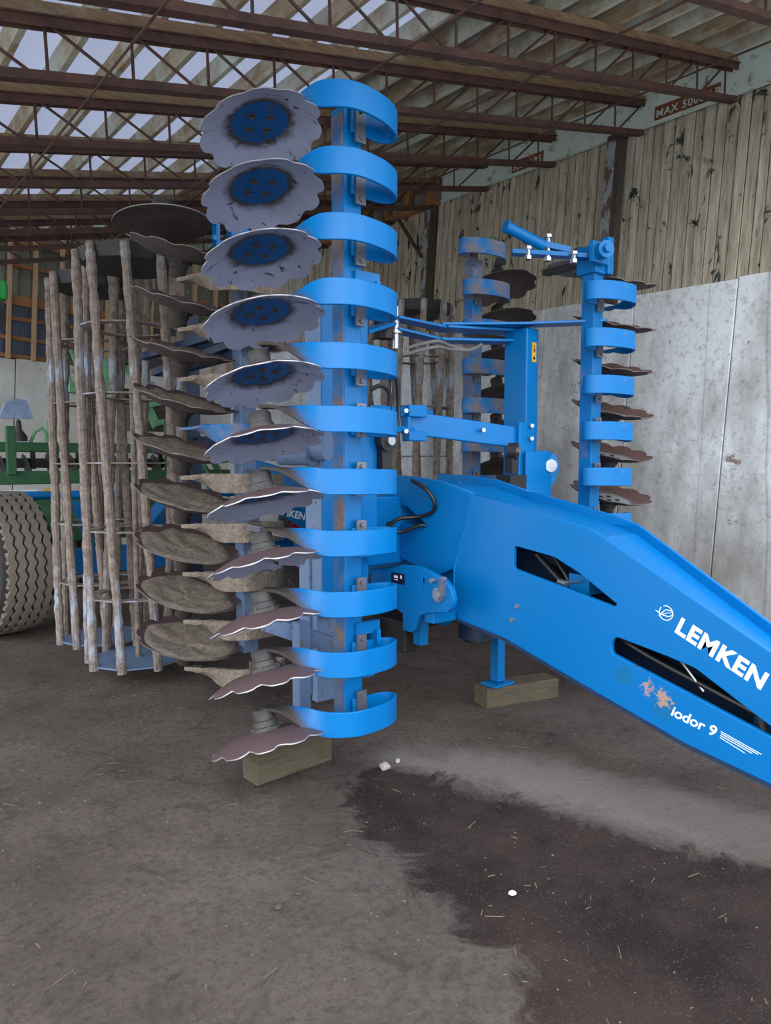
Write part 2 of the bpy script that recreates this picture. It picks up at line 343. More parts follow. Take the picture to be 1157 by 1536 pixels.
# floor: finer near the camera, with stain weights
def inpoly(x, y, P):
    c = False; j = len(P) - 1
    for i in range(len(P)):
        if (P[i][1] > y) != (P[j][1] > y) and x < (P[j][0] - P[i][0]) * (y - P[i][1]) / (P[j][1] - P[i][1]) + P[i][0]: c = not c
        j = i
    return c
def dist_edge(x, y, P):
    m = 9
    for i in range(len(P)):
        a = Vector(P[i - 1]); d = Vector(P[i]) - a; p = Vector((x, y)) - a; t = max(0, min(1, p.dot(d) / d.length_squared)); m = min(m, (p - d * t).length)
    return m
STAIN = [(1.57, 2.24), (1.75, 2.36), (1.9, 2.2), (2.02, 1.85), (2.135, 1.515), (2.22, 1.25), (2.30, .93), (2.1, .3), (1.5, .3), (1.20, .85), (1.23, 1.025), (1.36, 1.227), (1.38, 1.5), (1.44, 1.8), (1.44, 2.0)]
PALE = [(1.75, 2.5), (2.05, 2.45), (2.5, 1.9), (2.75, 1.0), (2.5, .7), (2.3, 1.0), (2.2, 1.35), (2.05, 1.8), (1.85, 2.3)]
xs = [-30, -14, -8, -6, -4, -2.5, -1.5] + [-.8 + .045 * i for i in range(100)] + [3.75 + .12 * i for i in range(14)] + [5.5, 7, 9]
ys = [-30, -14, -8, -5, -3, -1.5, -.6] + [0 + .045 * i for i in range(85)] + [3.9 + .12 * i for i in range(70)] + [12.4, 13.5, 15, 18]
g = G()
st, pl = [], []
for y in ys:
    for x in xs:
        z = .012 * noise.noise((x * 1.3, y * 1.3, 0)) + .006 * noise.noise((x * 5, y * 5, 3)) + .004 * noise.noise((x * 14, y * 14, 3))
        g.v.append((x, y, min(.012, z)))
        if 0 < x < 4 and 0 < y < 3.5:
            d = dist_edge(x, y, STAIN); d = d if inpoly(x, y, STAIN) else -d; st.append(max(0, min(1, .5 + d / .36)))
            d = dist_edge(x, y, PALE); d = d if inpoly(x, y, PALE) else -d; pl.append(max(0, min(1, .5 + d / .4)))
        else: st.append(0.); pl.append(0.)
nx = len(xs)
g.f = [(j * nx + i, j * nx + i + 1, (j + 1) * nx + i + 1, (j + 1) * nx + i) for j in range(len(ys) - 1) for i in range(nx - 1)]
floor = g.obj('floor', M_FLOOR, smooth=2); floor['kind'] = 'structure'
for nm, a in (('stain', st), ('pale', pl)):
    at_ = floor.data.attributes.new(nm, 'FLOAT', 'POINT'); at_.data.foreach_set('value', a)

bounce_ground = G().box((-16.8, -2, -.03), (30, 40, .09)).box((8, -16.6, -.03), (20, 30, .09)).obj('floor_bounce_apron', simple('pale_bounce_gravel', srgb(190, 186, 180), .95)); bounce_ground['kind'] = 'structure'  # unseen pale ground, added to bounce skylight up onto the ceiling
# right wall: poured concrete panels below, boards above
YB = 10.77
wall = bobj(G().box((WX + .22, 4.4, 1.9), (.12, 13.4, 5.2)), 'wall_right', M_SKING)
jy = [-2.2, -.4, 1.35, 2.62, 3.46, 4.62, 6.4, 8.3, 10.9]
for a, c in zip(jy[:-1], jy[1:]):
    zt = 2.79 + random.uniform(-.012, .012)
    bobj(G().box((WX + .08, (a + c) / 2, zt / 2 - .35), (.16, c - a - .008, zt + .7)), 'concrete_panel', M_CONC, wall, bevel=.006)
y = -1.6; i = 0
bmeshes = []
for k in range(6):
    bw = (.075, .088, .08, .095, .083, .09)[k]; g = G(); g.box((0, 0, 0), (.022, bw - .009, 1.34)); me = g.mesh('siding_board', M_SIDE); bmeshes.append((bw, me))
while y < YB - .1:
    bw, me0 = bmeshes[i % 6]; me = me0
    if y > 1.2:
        g = G(); zc = 3.44 + random.uniform(-.004, .004); g.box((WX + .03 + random.uniform(-.009, .009), y + bw / 2, zc), (.022, bw - .009, 1.34)); me = g.mesh('siding_board', M_SIDE)
        link('siding_board', me, wall)
    else:
        o = link('siding_board', me0, wall); o.location = (WX + .03 + random.uniform(-.005, .005), y + bw / 2, 3.44)
    y += bw; i += 1
# steel beam on top of the wall, stencilled
tb = bobj(G().box((WX - .02, 2.1, 4.235), (.012, 7.6, .25)).box((WX - .025, 2.1, 4.105), (.04, 7.6, .012)).box((WX - .04, 2.1, 4.36), (.12, 7.6, .016)), 'trim_1', M_MINT, bevel=.002)
g = G()
for z in (4.11, 4.33): g.box((WX - .03, 8.4, z), (.09, 4.9, .05))
for k in range(13): g.box((WX - .04, 6.05 + k * .38, 4.22), (.08, .09, .2))
bobj(g, 'trim_2', M_GIRT)
bobj(G().box((WX + .02, 4.4, 4.7), (.04, 13.2, .7)), 'trim_3', M_SKING)
def stencil(y0, txt, z0, ln):
    bobj(G().box((WX - .0285, y0 - ln / 2, z0 + .055), (.004, ln, .105)), 'stencil_patch', M_RLET, tb)
    me = text_mesh(txt, .082, .003, .001, 0, 1.12); me.materials.append(M_MINT); me.transform(planeX(WX - .033, y0 - .015, z0 + .018))
    link('stencil_lettering', me, tb)
stencil(3.40, 'MAX 5000 LBS', 4.125, .53)
stencil(4.90, '5000 LBS', 4.125, .38)
# steel columns in the wall
for n_, cy in enumerate((3.74, 6.05)):
    c = bobj(G().box((WX - .06, cy, 3.44), (.008, .13, 1.36)).box((WX - .02, cy - .06, 3.44), (.09, .01, 1.36)), 'trim_%d' % (4 + n_), M_COLUMN)
    bobj(G().box((WX - .066, cy + .02, 3.42), (.004, .085, 1.3)), 'galvanised_face', M_GALV, c)
bobj(G().bar((WX - .08, 6.55, 4.05), (WX - .08, 6.1, 3.55), .03, .03), 'trim_6', M_RUST)

# back wall: stud framing on concrete
wb = bobj(G().box((.6, YB + .3, 2.2), (11.5, .08, 6.4)), 'wall_back', M_OLIVE)
for a, c, zt in ((-5, -3, 2.38), (-3, -1, 2.38), (-1, .6, 2.38), (.6, 2.03, 2.37), (2.03, 2.95, 2.385), (2.95, 4.2, 2.38)):
    bobj(G().box(((a + c) / 2, YB + .1, zt / 2 - .3), (c - a - .012, .24, zt + .6)), 'concrete_panel', M_CONC2, wb, bevel=.006)
bobj(G().box((4.75, YB + .1, 1.1), (1.1, .24, 3.4)), 'concrete_panel', M_CONC2, wb, bevel=.006)
def sheet(x0, x1, z0, z1, mat, name, yy, rib=.09):     # ribbed cladding sheet
    g = G(); n_ = max(2, int((x1 - x0) / rib)); pr = []
    for k in range(n_):
        xa = x0 + (x1 - x0) * k / n_; w = (x1 - x0) / n_
        pr += [(xa, 0), (xa + w * .62, 0), (xa + w * .7, -.018), (xa + w * .92, -.018)]
    pr.append((x1, 0)); v = [(p[0], yy + p[1], z) for z in (z0, z1) for p in pr]; m = len(pr)
    g.add(v, [(j, j + 1, j + 1 + m, j + m) for j in range(m - 1)])
    return bobj(g, name, mat, wb)
xs_ = [-4.2, -3.0, -1.8, -.6, .6, 1.22, 1.91, 2.56, 3.2, 3.83, 4.17, 4.55, 4.9, 5.1]
for a, c in zip(xs_[:-1], xs_[1:]):
    sheet(a, c, 2.36, 3.1, M_SLATE, 'lower_wall_sheet', YB + .14)
    sheet(a, c, 3.1, 4.6, M_OLIVE, 'upper_wall_sheet', YB + .13, .16)
for x in [0.6, 1.22, 1.93, 2.24, 2.575, 2.9, 3.2, 3.52, 3.83, 4.17, 4.49, 4.84, 5.1]:
    bobj(G().box((x, YB - .03, 3.25), (.045, .1, 1.76)), 'wall_stud', M_STUD, wb)
for z, h in ((2.42, .05), (2.66, .05), (2.92, .05), (3.16, .13), (3.62, .05), (3.95, .1)):
    bobj(G().box((2.2, YB + .06, z), (6.2, .06, h)), 'wall_girt', M_GIRT, wb)
bobj(G().bar((4.25, YB + .03, 3.1), (4.75, YB + .03, 3.55), .03, .09, (0, 1, 0)), 'wall_brace', M_GIRT, wb)
hg = G()
for (x, z) in ((4.27, 3.78), (4.33, 3.77), (4.36, 3.8), (4.44, 3.74), (4.28, 3.55), (4.36, 3.53), (4.27, 3.48), (4.32, 3.46), (4.43, 3.52), (4.6, 3.46), (4.58, 3.38), (4.67, 3.44), (4.75, 3.42), (4.72, 3.34), (4.78, 3.3), (4.43, 3.2), (4.5, 3.19), (4.58, 3.18), (4.66, 3.16), (2.0, 3.2), (2.05, 3.55), (1.94, 3.56), (3.95, 3.6), (3.9, 3.4), (4.0, 3.4)):
    hg.cyl((x, YB + .10, z), (x, YB + .115, z), .008, 8)
bobj(hg, 'daylight_hole_dots', M_HOLE, wb)['kind'] = 'stuff'  # white dots paint daylight showing through bullet holes

# roof: sheet, purlins, blocking, trusses
RX = -1.6
Y0, Y1 = 1.1, 8.45
def slab(x0, x1, y0, y1, dz, th, mat, name, parent=None):
    v = []
    for z in (dz, dz + th):
        for (x, y) in ((x0, y0), (x1, y0), (x1, y1), (x0, y1)): v.append((x, y, roofz(x) + z))
    return bobj(G().add(v, [(0, 1, 2, 3), (4, 5, 6, 7), (0, 1, 5, 4), (1, 2, 6, 5), (2, 3, 7, 6), (3, 0, 4, 7)]), name, mat, parent)
XS = 2.62
ceil = slab(RX, XS, Y0, Y1, .435, .01, M_SKINW, 'ceiling')
slab(XS, WX + .4, Y0, Y1, .435, .01, M_SKING, 'dark_roof_boarding', ceil)
slab(RX, WX + .4, Y1 - .02, YB + .5, 1.15, .02, M_SKINW, 'rear_light_roof', ceil)  # added higher roof: closes light leaks, passes daylight to the back wall
g = G(); v = [(x, Y1, roofz(x) + z) for x in (RX, WX + .3) for z in (.3, 1.2)]; g.add([(p[0], p[1] + q, p[2]) for q in (0, .03) for p in v], [(0, 1, 3, 2), (4, 6, 7, 5), (0, 1, 5, 4), (2, 3, 7, 6), (0, 2, 6, 4), (1, 3, 7, 5)])
bobj(g, 'header_board', M_NAIL, ceil)
x = RX + .1
ang = math.atan(.27); Rr = Matrix.Rotation(-ang, 3, 'Y')
while x < WX + .1:
    w = .036 if abs(x - XS) > .2 else .05
    g = G(); L = 1.2; y = Y0
    g.box((x, (Y0 + Y1) / 2, roofz(x) + .385), (w, Y1 - Y0, .10), Rr)
    bobj(g, 'roof_purlin', M_PURL, ceil)
    x += .275
TY = [1.25, 1.9, 2.77, 3.52, 4.41, 5.25, 6.02, 6.75, 7.45, 8.15]
for ty in TY:
    g = G(); xa, xb = RX, WX
    def P(x, dz, dy=0): return (x, ty + dy, roofz(x) + dz)
    g.bar(P(xa, .245, -.022), P(xb - .02, .245, -.022), .006, .05); g.bar(P(xa, .265), P(xb - .02, .265), .075, .007); g.bar(P(xa, .245, .022), P(xb - .02, .245, .022), .006, .05)
    g.bar(P(xa, .02, -.016), P(xb, .02, -.016), .006, .042); g.bar(P(xa, .002), P(xb, .002), .058, .007); g.bar(P(xa, .02, .016), P(xb, .02, .016), .006, .042)
    tr = bobj(g, 'roof_truss', M_RUST, ceil)
    bobj(G().bar(P(xa, .298), P(xb, .298), .04, .055), 'blocking_timber', M_NAIL, ceil)
    x = xa + .12; g = G(); k = 0
    x0 = .30 + .37 * ((TY.index(ty) * 37) % 5) / 5.; x = x0 - .37 * 9
    while x < xb - .1:
        if x > -1.2 or ty > 4:
            if x < 2.25: a, c = P(x + .02, .24), P(x + .33, .03)
            else: a, c = P(x + .35, .24), P(x + .06, .03)
            if x + .37 < xb: bobj(G().cyl(a, c, .0075, 6), 'web_rod', M_RUST, tr, smooth=True)
            bobj(G().cyl(P(x, .24), P(x + .02, .03), .0075, 6), 'web_rod', M_RUST, tr, smooth=True)
        x += .37
for bx in (.97, 2.13, 3.1, 4.15):
    bobj(G().cyl((bx, Y0, roofz(bx) - .004), (bx, 8.2, roofz(bx) - .004), .0065, 6), 'brace_rod', M_RUST, ceil, smooth=True)

# ------------------------------------------------------------------ the folded disc cultivator
cult = empty('disc_cultivator', (2.57, 3.0, 0)); root = cult
tag(cult, 'large blue folding disc cultivator with upright wings of notched discs and muddy bar rollers', 'farm machine')
class Rt:
    pass
def part(g, name, mat, parent=None, smooth=False, bevel=0):
    o = g.obj(name, mat, None, smooth, bevel); setp(o, parent or cult); return o
def setp(o, p):
    # keep world placement while parenting (root empties carry no rotation)
    mw = o.matrix_basis.copy(); o.parent = p
    o.matrix_parent_inverse = world(p).inverted(); o.matrix_basis = mw
def world(p):
    m = p.matrix_basis.copy()
    if p.parent: m = world(p.parent) @ p.matrix_parent_inverse @ m
    return m

# --- notched disc meshes (local +z = hub side, rim falls towards -z)
def disc_mesh(name, R, notched, mats, seed=0, depth=.05, dr=None):
    rng = random.Random(seed); n = 88; rings = [0, .06, .1, .107, .125, .15, .175, .2, .222, 1.0]; g = G(); v = []; ph = rng.random() * 6
    amp = [rng.uniform(.75, 1.25) for _ in range(12)]
    def rad(t):
        if not notched: return R
        u = (t * 11 / (2 * pi)); a = amp[int(u) % 11]; w = .5 + .5 * cos(2 * pi * u); return R * (1 - .085 * a * w ** 2.4 - .012 * sin(3 * t + ph))
    faces = []; mi = []
    for side in (0, 1):
        for i, r in enumerate(rings):
            for k in range(n):
                t = 2 * pi * k / n; rm = rad(t)
                rr = rm if i == len(rings) - 1 else min(r, rm - .004 * (len(rings) - 1 - i))
                z = 0 if rr < .1 else -depth * ((rr - .1) / (R - .1)) ** 1.5
                v.append((rr * cos(t + ph), rr * sin(t + ph), z - side * .0045))
    m = len(rings) * n
    for side in (0, 1):
        for i in range(len(rings) - 1):
            for k in range(n):
                a = side * m + i * n + k; b_ = side * m + i * n + (k + 1) % n; faces.append((a, b_, b_ + n, a + n)); mi.append(side)
    e = (len(rings) - 1) * n
    for k in range(n): faces.append((e + k, e + (k + 1) % n, m + e + (k + 1) % n, m + e + k)); mi.append(2)
    me = bpy.data.meshes.new(name); me.from_pydata(v, [], faces)
    bm = bmesh.new(); bm.from_mesh(me); bmesh.ops.remove_doubles(bm, verts=bm.verts, dist=1e-5); bmesh.ops.recalc_face_normals(bm, faces=bm.faces); bm.to_mesh(me); bm.free()
    for mm in mats: me.materials.append(mm)
    # materials by position: decided by face normal z
    for p in me.polygons:
        c = p.center; r = sqrt(c.x ** 2 + c.y ** 2); zz = 0 if r < .1 else -depth * ((r - .1) / (R - .1)) ** 1.5
        p.material_index = 0 if p.normal.z > .25 else (1 if p.normal.z < -.25 else 2)
    me.shade_smooth(); me.set_sharp_from_angle(angle=radians(40)); return me
M_EDGE = simple('worn_bright_disc_edge', srgb(160, 156, 158), .35, .5); M_EDGE2 = simple('dull_disc_edge', srgb(112, 98, 94), .6, .2)
def hub_mesh():
    g = G(); g.lathe([(.02, .105), (.038, .103), (.044, .094), (.042, .05), (.048, .045), (.05, .02), (.062, .016), (.064, .0)], 20)
    for k in range(5):
        t = 2 * pi * k / 5; g.cyl((.056 * cos(t), .056 * sin(t), .0), (.056 * cos(t), .056 * sin(t), .022), .009, 6)
    return g.mesh('hub', M_HUB, True)
def bolts_mesh():
    g = G()
    for k in range(4):
        t = 2 * pi * k / 4 + .5; g.lathe([(.006, -.008), (.013, -.011), (.013, -.004), (.006, -.004)], 8, Matrix.Translation((.048 * cos(t), .048 * sin(t), 0)), True)
    return g.mesh('hub_bolts', simple('dirty_bolt_holes', srgb(52, 44, 40), .8))
HUB, BOLTS = hub_mesh(), bolts_mesh()
HUB2 = HUB.copy(); HUB2.materials[0] = simple('dark_muddy_hub', srgb(58, 50, 46), .9, 0, .3, 18, .4)
D_FL = [disc_mesh('disc_blade', .228, True, [M_DOUT, M_DIN, M_EDGE], s) for s in range(4)]
D_RL = [disc_mesh('disc_blade', .27, True, [M_DMUD, M_DOUT, M_EDGE2], s + 9, .055) for s in range(3)]
D_FR = [disc_mesh('disc_blade', .24, True, [M_DMUD, M_DGREY, M_EDGE2], s + 20, .045) for s in range(2)]
D_RR = [disc_mesh('disc_blade', .25, True, [M_DMUD, M_DMUD, M_DMUD], s + 30) for s in range(2)]
D_ROUND = disc_mesh('disc_blade', .24, False, [M_DOUT, M_DMUD, M_EDGE], 3, .03)
D_ROUND2 = disc_mesh('disc_blade', .19, False, [M_GREY, M_GREY, M_EDGE], 3, .02)
def crust_mesh(R, seed):
    g = G(); n = 40; rings = [.0, .03, .06, .09, .12, .15, .18, .2, .215]; v = []
    for i, r in enumerate(rings):
        for k in range(n):
            t = 2 * pi * k / n; wob = 1 + .1 * noise.noise((cos(t) * 2, sin(t) * 2, seed)) ; rr = r * wob * R / .25
            zb = 0 if rr < .1 else -.055 * ((rr - .1) / (R - .1)) ** 1.5
            h = (.018 + .014 * noise.noise((rr * cos(t) * 14, rr * sin(t) * 14, seed)) + .008 * noise.noise((rr * cos(t) * 45, rr * sin(t) * 45, seed))) * (1 if i < 7 else (.5 if i == 7 else -.2))
            v.append((rr * cos(t), rr * sin(t), zb - .006 - h))
    g.add(v, [(i * n + k, i * n + (k + 1) % n, (i + 1) * n + (k + 1) % n, (i + 1) * n + k) for i in range(len(rings) - 1) for k in range(n)])
    me = g.mesh('mud_crust', M_MUD, 2); return me
CRUST = [crust_mesh(.27, s * 7.3) for s in range(3)]
def add_disc(me, c, nrm, spin=0, crust=None, bolts=False, hub=True, hz=.88):
    nrm = Vector(nrm).normalized()
    M = Matrix.Translation(c) @ Vector((0, 0, 1)).rotation_difference(nrm).to_matrix().to_4x4() @ Matrix.Rotation(spin, 4, 'Z')
    o = bpy.data.objects.new('disc_blade', me); COL.objects.link(o); o.matrix_basis = M; setp(o, cult)
    if hub: h = bpy.data.objects.new('hub', HUB2 if crust or me in D_RL else HUB); COL.objects.link(h); h.parent = o; h.scale.z = hz
    if bolts: h = bpy.data.objects.new('hub_bolts', BOLTS); h['kind'] = 'stuff'; COL.objects.link(h); h.parent = o
    if crust: h = bpy.data.objects.new('mud_crust', crust); COL.objects.link(h); h.parent = o
    return o
# --- C-shaped spring tine, a flat strip that twists towards the hub. d = away from the beam, b = rearwards
PATH = [(.02, -.056), (-.05, -.056), (-.105, -.052), (-.145, -.062), (-.163, -.09), (-.15, -.125), (-.11, -.158), (-.05, -.185), (.03, -.2), (.10, -.2), (.16, -.172), (.215, -.122), (.265, -.06), (.31, .0), (.36, .06)]
def smooth_path(p, k=4):
    o = []
    for i in range(len(p) - 1):
        a, b_, c, d = [Vector(p[max(0, min(len(p) - 1, j))]) for j in (i - 1, i, i + 1, i + 2)]
        for q in range(k):
            t = q / k; o.append(.5 * ((2 * b_) + (c - a) * t + (2 * a - 5 * b_ + 4 * c - d) * t * t + (3 * b_ - a - 3 * c + d) * t ** 3))
    o.append(Vector(p[-1])); return o
def tine_mesh(sgn, up, mat, hubd=(.36, .06), lump=0, W=.098, zend=.05):
    p = [(q[0] * (1 if i < 10 else 1 + (hubd[0] / .36 - 1) * (i - 9) / 5), q[1] + (hubd[1] - .06) * max(0, i - 9) / 5) for i, q in enumerate(PATH)]
    p = smooth_path(p); n = len(p); g = G(); v = []; th = .013
    tw0 = int(n * .74)
    for i, q in enumerate(p):
        d = (p[min(i + 1, n - 1)] - p[max(i - 1, 0)]).normalized(); nn = Vector((-d.y, d.x))
        t = max(0, min(1, (i - tw0) / (n - tw0 - 3))); t = t * t * (3 - 2 * t); a = t * pi / 2 * (1 if up else -1)
        z0 = zend * t
        w = W * (1 - .42 * t)
        # width axis: from Z towards nn ; thickness axis perpendicular
        wa = Vector((nn.x * sin(a), nn.y * sin(a), cos(a))); ta = Vector((nn.x * cos(a), nn.y * cos(a), -sin(a)))
        for (u, s_) in ((-.5, -.5), (.5, -.5), (.5, .5), (-.5, .5)):
            lm = lump * (noise.noise((i * .35, u * 2, 1.7)) + .6) if lump and i > 20 else 0
            P_ = Vector((q.x, q.y, z0)) + wa * (u * w) + ta * (s_ * (th + lm))
            v.append((P_.x * sgn, P_.y, P_.z))
    f = [(i * 4 + k, i * 4 + (k + 1) % 4, (i + 1) * 4 + (k + 1) % 4, (i + 1) * 4 + k) for i in range(n - 1) for k in range(4)] + [(0, 1, 2, 3), tuple((n - 1) * 4 + k for k in range(4))]
    g.add(v, f); return g.mesh('spring_tine', mat, True)
def clamp_mesh(sgn):
    g = G(); g.box((sgn * -.018, -.068, .0), (.046, .012, .135)); g.cyl((sgn * -.018, -.07, -.05), (sgn * -.018, -.084, -.05), .01, 8); g.cyl((sgn * -.018, -.07, .05), (sgn * -.018, -.084, .05), .01, 8)
    return g.mesh('clamp_plate', M_GREY, False)
CL = {-1: clamp_mesh(-1), 1: clamp_mesh(1)}
TILT = Matrix.Rotation(radians(-2.0), 4, Vector((cos(radians(YAW)), -sin(radians(YAW)), 0)))
def add_tine(me, loc, sgn, clamp=True):
    o = bpy.data.objects.new('spring_tine', me); COL.objects.link(o); o.matrix_basis = Matrix.Translation(loc) @ TILT
    md = o.modifiers.new('b', 'BEVEL'); md.width = .0025; md.segments = 2; md.limit_method = 'ANGLE'; md.angle_limit = radians(50)
    setp(o, cult)
    if clamp: c = bpy.data.objects.new('clamp_plate', CL[sgn]); COL.objects.link(c); c.parent = o; c.location.z = -.018 if loc[2] > 1.5 else .012
    return o
# left wing, front row
XL, YL = 1.685, 2.375
part(G().box((XL, YL, 1.46), (.085, .085, 2.44)), 'cross_beam', M_BLUE, bevel=.006)
part(G().box((XL - .044, YL, 1.46), (.004, .075, 2.38)), 'mud_film', M_BLUEMUD)
T_FL = tine_mesh(-1, True, M_TINE); T_FLT = tine_mesh(-1, True, M_TINE, zend=-.02)
for i in range(11):
    z = 2.62 - .2335 * i
    add_tine(T_FLT if i < 4 else T_FL, (XL, YL, z), -1)
    add_disc(D_FL[i % 4], (XL - .36, YL + .045, 2.55 - .2285 * i - (.008 if i == 10 else 0)), (-.056 + random.uniform(-.02, .02), .30 + random.uniform(-.03, .03), 1), i * 1.7, bolts=True, hz=.5 if i < 4 else .8)
# left wing, rear row
XR, YR = 1.78, 3.45
part(G().box((XR, YR, 1.38), (.09, .09, 2.2)), 'cross_beam', M_FADED, bevel=.006)
T_RL = tine_mesh(-1, False, M_BLUEMUD, (.30, .10), .004, zend=.03)
T_RL2 = tine_mesh(-1, False, M_MUD, (.30, .10), .02, zend=.03)
for i in range(9):
    z = 2.325 - .250 * i
    add_tine(T_RL if i == 3 else T_RL2, (XR, YR, z - .14), -1)
    add_disc(D_RL[i % 3], (XR - .30, YR + .1, z), (-.12 + random.uniform(-.03, .03), .28 + random.uniform(-.04, .04), -1), i * 2.1, crust=CRUST[i % 3] if i > 1 else None)
# round boundary disc above them
add_disc(D_ROUND, (XR - .38, YR + .12, 2.52), (-.02, .1, 1), 0)
part(G().bar((1.41, 3.55, 2.56), (1.75, 3.42, 2.52), .06, .014).box((1.74, 3.42, 2.5), (.1, .06, .35)), 'boundary_disc_arm', M_BLUE, bevel=.003)
part(G().box((1.62, 3.42, 2.45), (.02, .05, .16)).bar((1.62, 3.42, 2.39), (1.85, 3.46, 2.47), .02, .04).cyl((1.60, 3.41, 2.42), (1.60, 3.39, 2.42), .014).cyl((1.60, 3.41, 2.50), (1.60, 3.39, 2.50), .014), 'bracket', M_BLUE)
# right wing, front row
XF, YF = 3.41, 2.45
part(G().box((XF, YF, 1.36), (.085, .085, 2.1)), 'cross_beam', M_BLUEDUST, bevel=.006)
T_FR = tine_mesh(1, False, M_BLUEDUST, (.27, .10), zend=0)
for i in range(9):
    z = 2.205 - .2475 * i
    add_tine(T_FR, (XF, YF, z), 1)
    add_disc(D_FR[i % 2], (XF + .27, YF + .05, z + .11), (.03, .27 + random.uniform(-.02, .02), -1), i * 1.3, bolts=True)
# right wing, rear row
XQ, YQ = 3.45, 3.42
part(G().box((XQ, YQ, 1.5), (.09, .09, 2.26)), 'cross_beam', M_BLUEMUD, bevel=.006)
T_RR = tine_mesh(1, True, M_BLUEMUD, (.33, .06), .006, zend=.0)
for i in range(8):
    z = 2.66 - .25 * i
    add_tine(T_RR, (XQ - (.04 if i == 0 else 0), YQ, z), 1)
    add_disc(D_RR[i % 2], (XQ + .31, YQ + .05, z - .11), (.05, .30, 1), i * 1.1)
_n0 = set(COL.objects)
# edge disc assembly on top of the right wing
part(G().box((3.46, 2.42, 2.475), (.14, .13, .15)).box((3.50, 2.36, 2.5), (.05, .05, .2)).box((3.38, 2.33, 2.49), (.14, .03, .11)), 'edge_disc_bracket', M_BLUE, bevel=.006)
g = G(); g.bar((3.42, 2.34, 2.475), (3.08, 2.68, 2.52), .07, .025); part(g, 'edge_disc_arm', M_BLUE, bevel=.003)
part(G().bar((3.3, 2.46, 2.52), (3.16, 2.56, 2.555), .035, .03), 'arm_brace', M_BLUE)
part(G().cyl((3.19, 2.55, 2.545), (2.97, 2.62, 2.62), .03, 16).cyl((2.97, 2.62, 2.62), (2.96, 2.623, 2.623), .036, 16), 'tube_handle', M_BLUE, smooth=True)
part(G().cyl((3.36, 2.30, 2.49), (3.34, 2.255, 2.49), .045, 20).cyl((3.34, 2.26, 2.49), (3.33, 2.235, 2.49), .022, 6), 'pivot_disc', M_BLUE, smooth=True)
for (a, c_) in (((3.20, 2.53, 2.46), (3.20, 2.53, 2.60)), ((3.12, 2.6, 2.47), (3.12, 2.6, 2.54)), ((3.28, 2.42, 2.44), (3.28, 2.42, 2.50))):
    part(G().cyl(a, c_, .013, 8).cyl(a, (a[0], a[1], a[2] + .02), .022, 6).cyl((c_[0], c_[1], c_[2] - .016), c_, .024, 6), 'bolt', M_STEEL, smooth=True)
add_disc(D_ROUND2, (3.58, 2.60, 2.52), (.06, -.05, 1), 0)
part(G().box((3.42, 2.6, 2.47), (.05, .25, .03)), 'edge_disc_arm', M_DARK)

for o_ in set(COL.objects) - _n0:
    if o_.parent == cult: o_.location += Vector((-.045, .03, -.07))
# --- tube-bar rollers (standing upright while folded)
def bar_mesh(L, seed, r=.023, tw=0.35, R=.28):
    g = G(); n = 84; pts = []; rr = []
    for i in range(n + 1):
        t = i / n; a = tw * (t - .5); z = L * (t - .5)
        pts.append((R * cos(a) + .004 * noise.noise((z * 3, seed, 0)), R * sin(a) + .004 * noise.noise((z * 3, seed, 5)), z))
        rr.append(r * (1.12 + .32 * noise.noise((z * 9, seed, 2)) + .26 * noise.noise((z * 25, seed, 4))))
    g.tube(pts, rr, 9); return g.mesh('roller_bar', M_ROLL, True)
def roller(x, y, z0, z1, R, nb, ph, tw, seed, top=True):
    L = z1 - z0; zc = (z0 + z1) / 2
    g = G(); g.cyl((x, y, z0 - .02), (x, y, z1 - .05), .016, 10)
    ro = part(g, 'roller', M_ROLL, smooth=True)
    bms = [bar_mesh(L, seed + k, .023, tw, R) for k in range(3)]
    for k in range(nb):
        a = 2 * pi * k / nb + ph
        o = bpy.data.objects.new('roller_bar', bms[k % 3]); COL.objects.link(o); o.matrix_basis = Matrix.Translation((x, y, zc)) @ Matrix.Rotation(a, 4, 'Z'); setp(o, ro)
    nr = 6
    for j in range(nr + 1):
        zz = z0 + .02 + (L - .05) * j / nr; last = j in (0, nr)
        prof = []
        n = nb * 6; v = []; f = []; inner = .0 if last else R * .72; hh = .075 if j == nr else .008
        aoff = tw * (j / nr - .5)
        for zq in ((-hh / 2), hh / 2):
            for q in range(n):
                a = 2 * pi * q / n + ph + aoff; rr = R * (1.0 - .035 * (.5 - .5 * cos(nb * (a - ph - aoff)))) - .004
                if j == nr and zq < 0: rr *= .93
                v.append((x + rr * cos(a), y + rr * sin(a), zz + zq)); v.append((x + inner * cos(a), y + inner * sin(a), zz + zq + (.0 if not last else 0)))
        for q in range(n):
            a, b_ = 2 * q, 2 * ((q + 1) % n); c, d = a + 2 * n, b_ + 2 * n
            f += [(a, b_, d, c), (a + 1, c + 1, d + 1, b_ + 1), (a, a + 1, b_ + 1, b_), (c, d, d + 1, c + 1)]
        gg = G().add(v, f); o = gg.obj('end_plate' if last else 'support_ring', (M_FADED if j == 0 else M_DARKMUD) if last else M_ROLL); setp(o, ro)
    return ro
M_DARKMUD = simple('dark_plate_with_mud', srgb(46, 42, 42), .6, 0, .3, 14, .3)
roller(1.47, 4.27, .10, 2.50, .285, 9, .35, -.45, 1)
roller(1.45, 4.86, .12, 2.47, .275, 9, .1, -.4, 11)
roller(3.68, 4.25, .2, 2.50, .27, 10, .2, .45, 21)
roller(3.6, 4.84, .2, 2.42, .27, 9, .6, .45, 31)
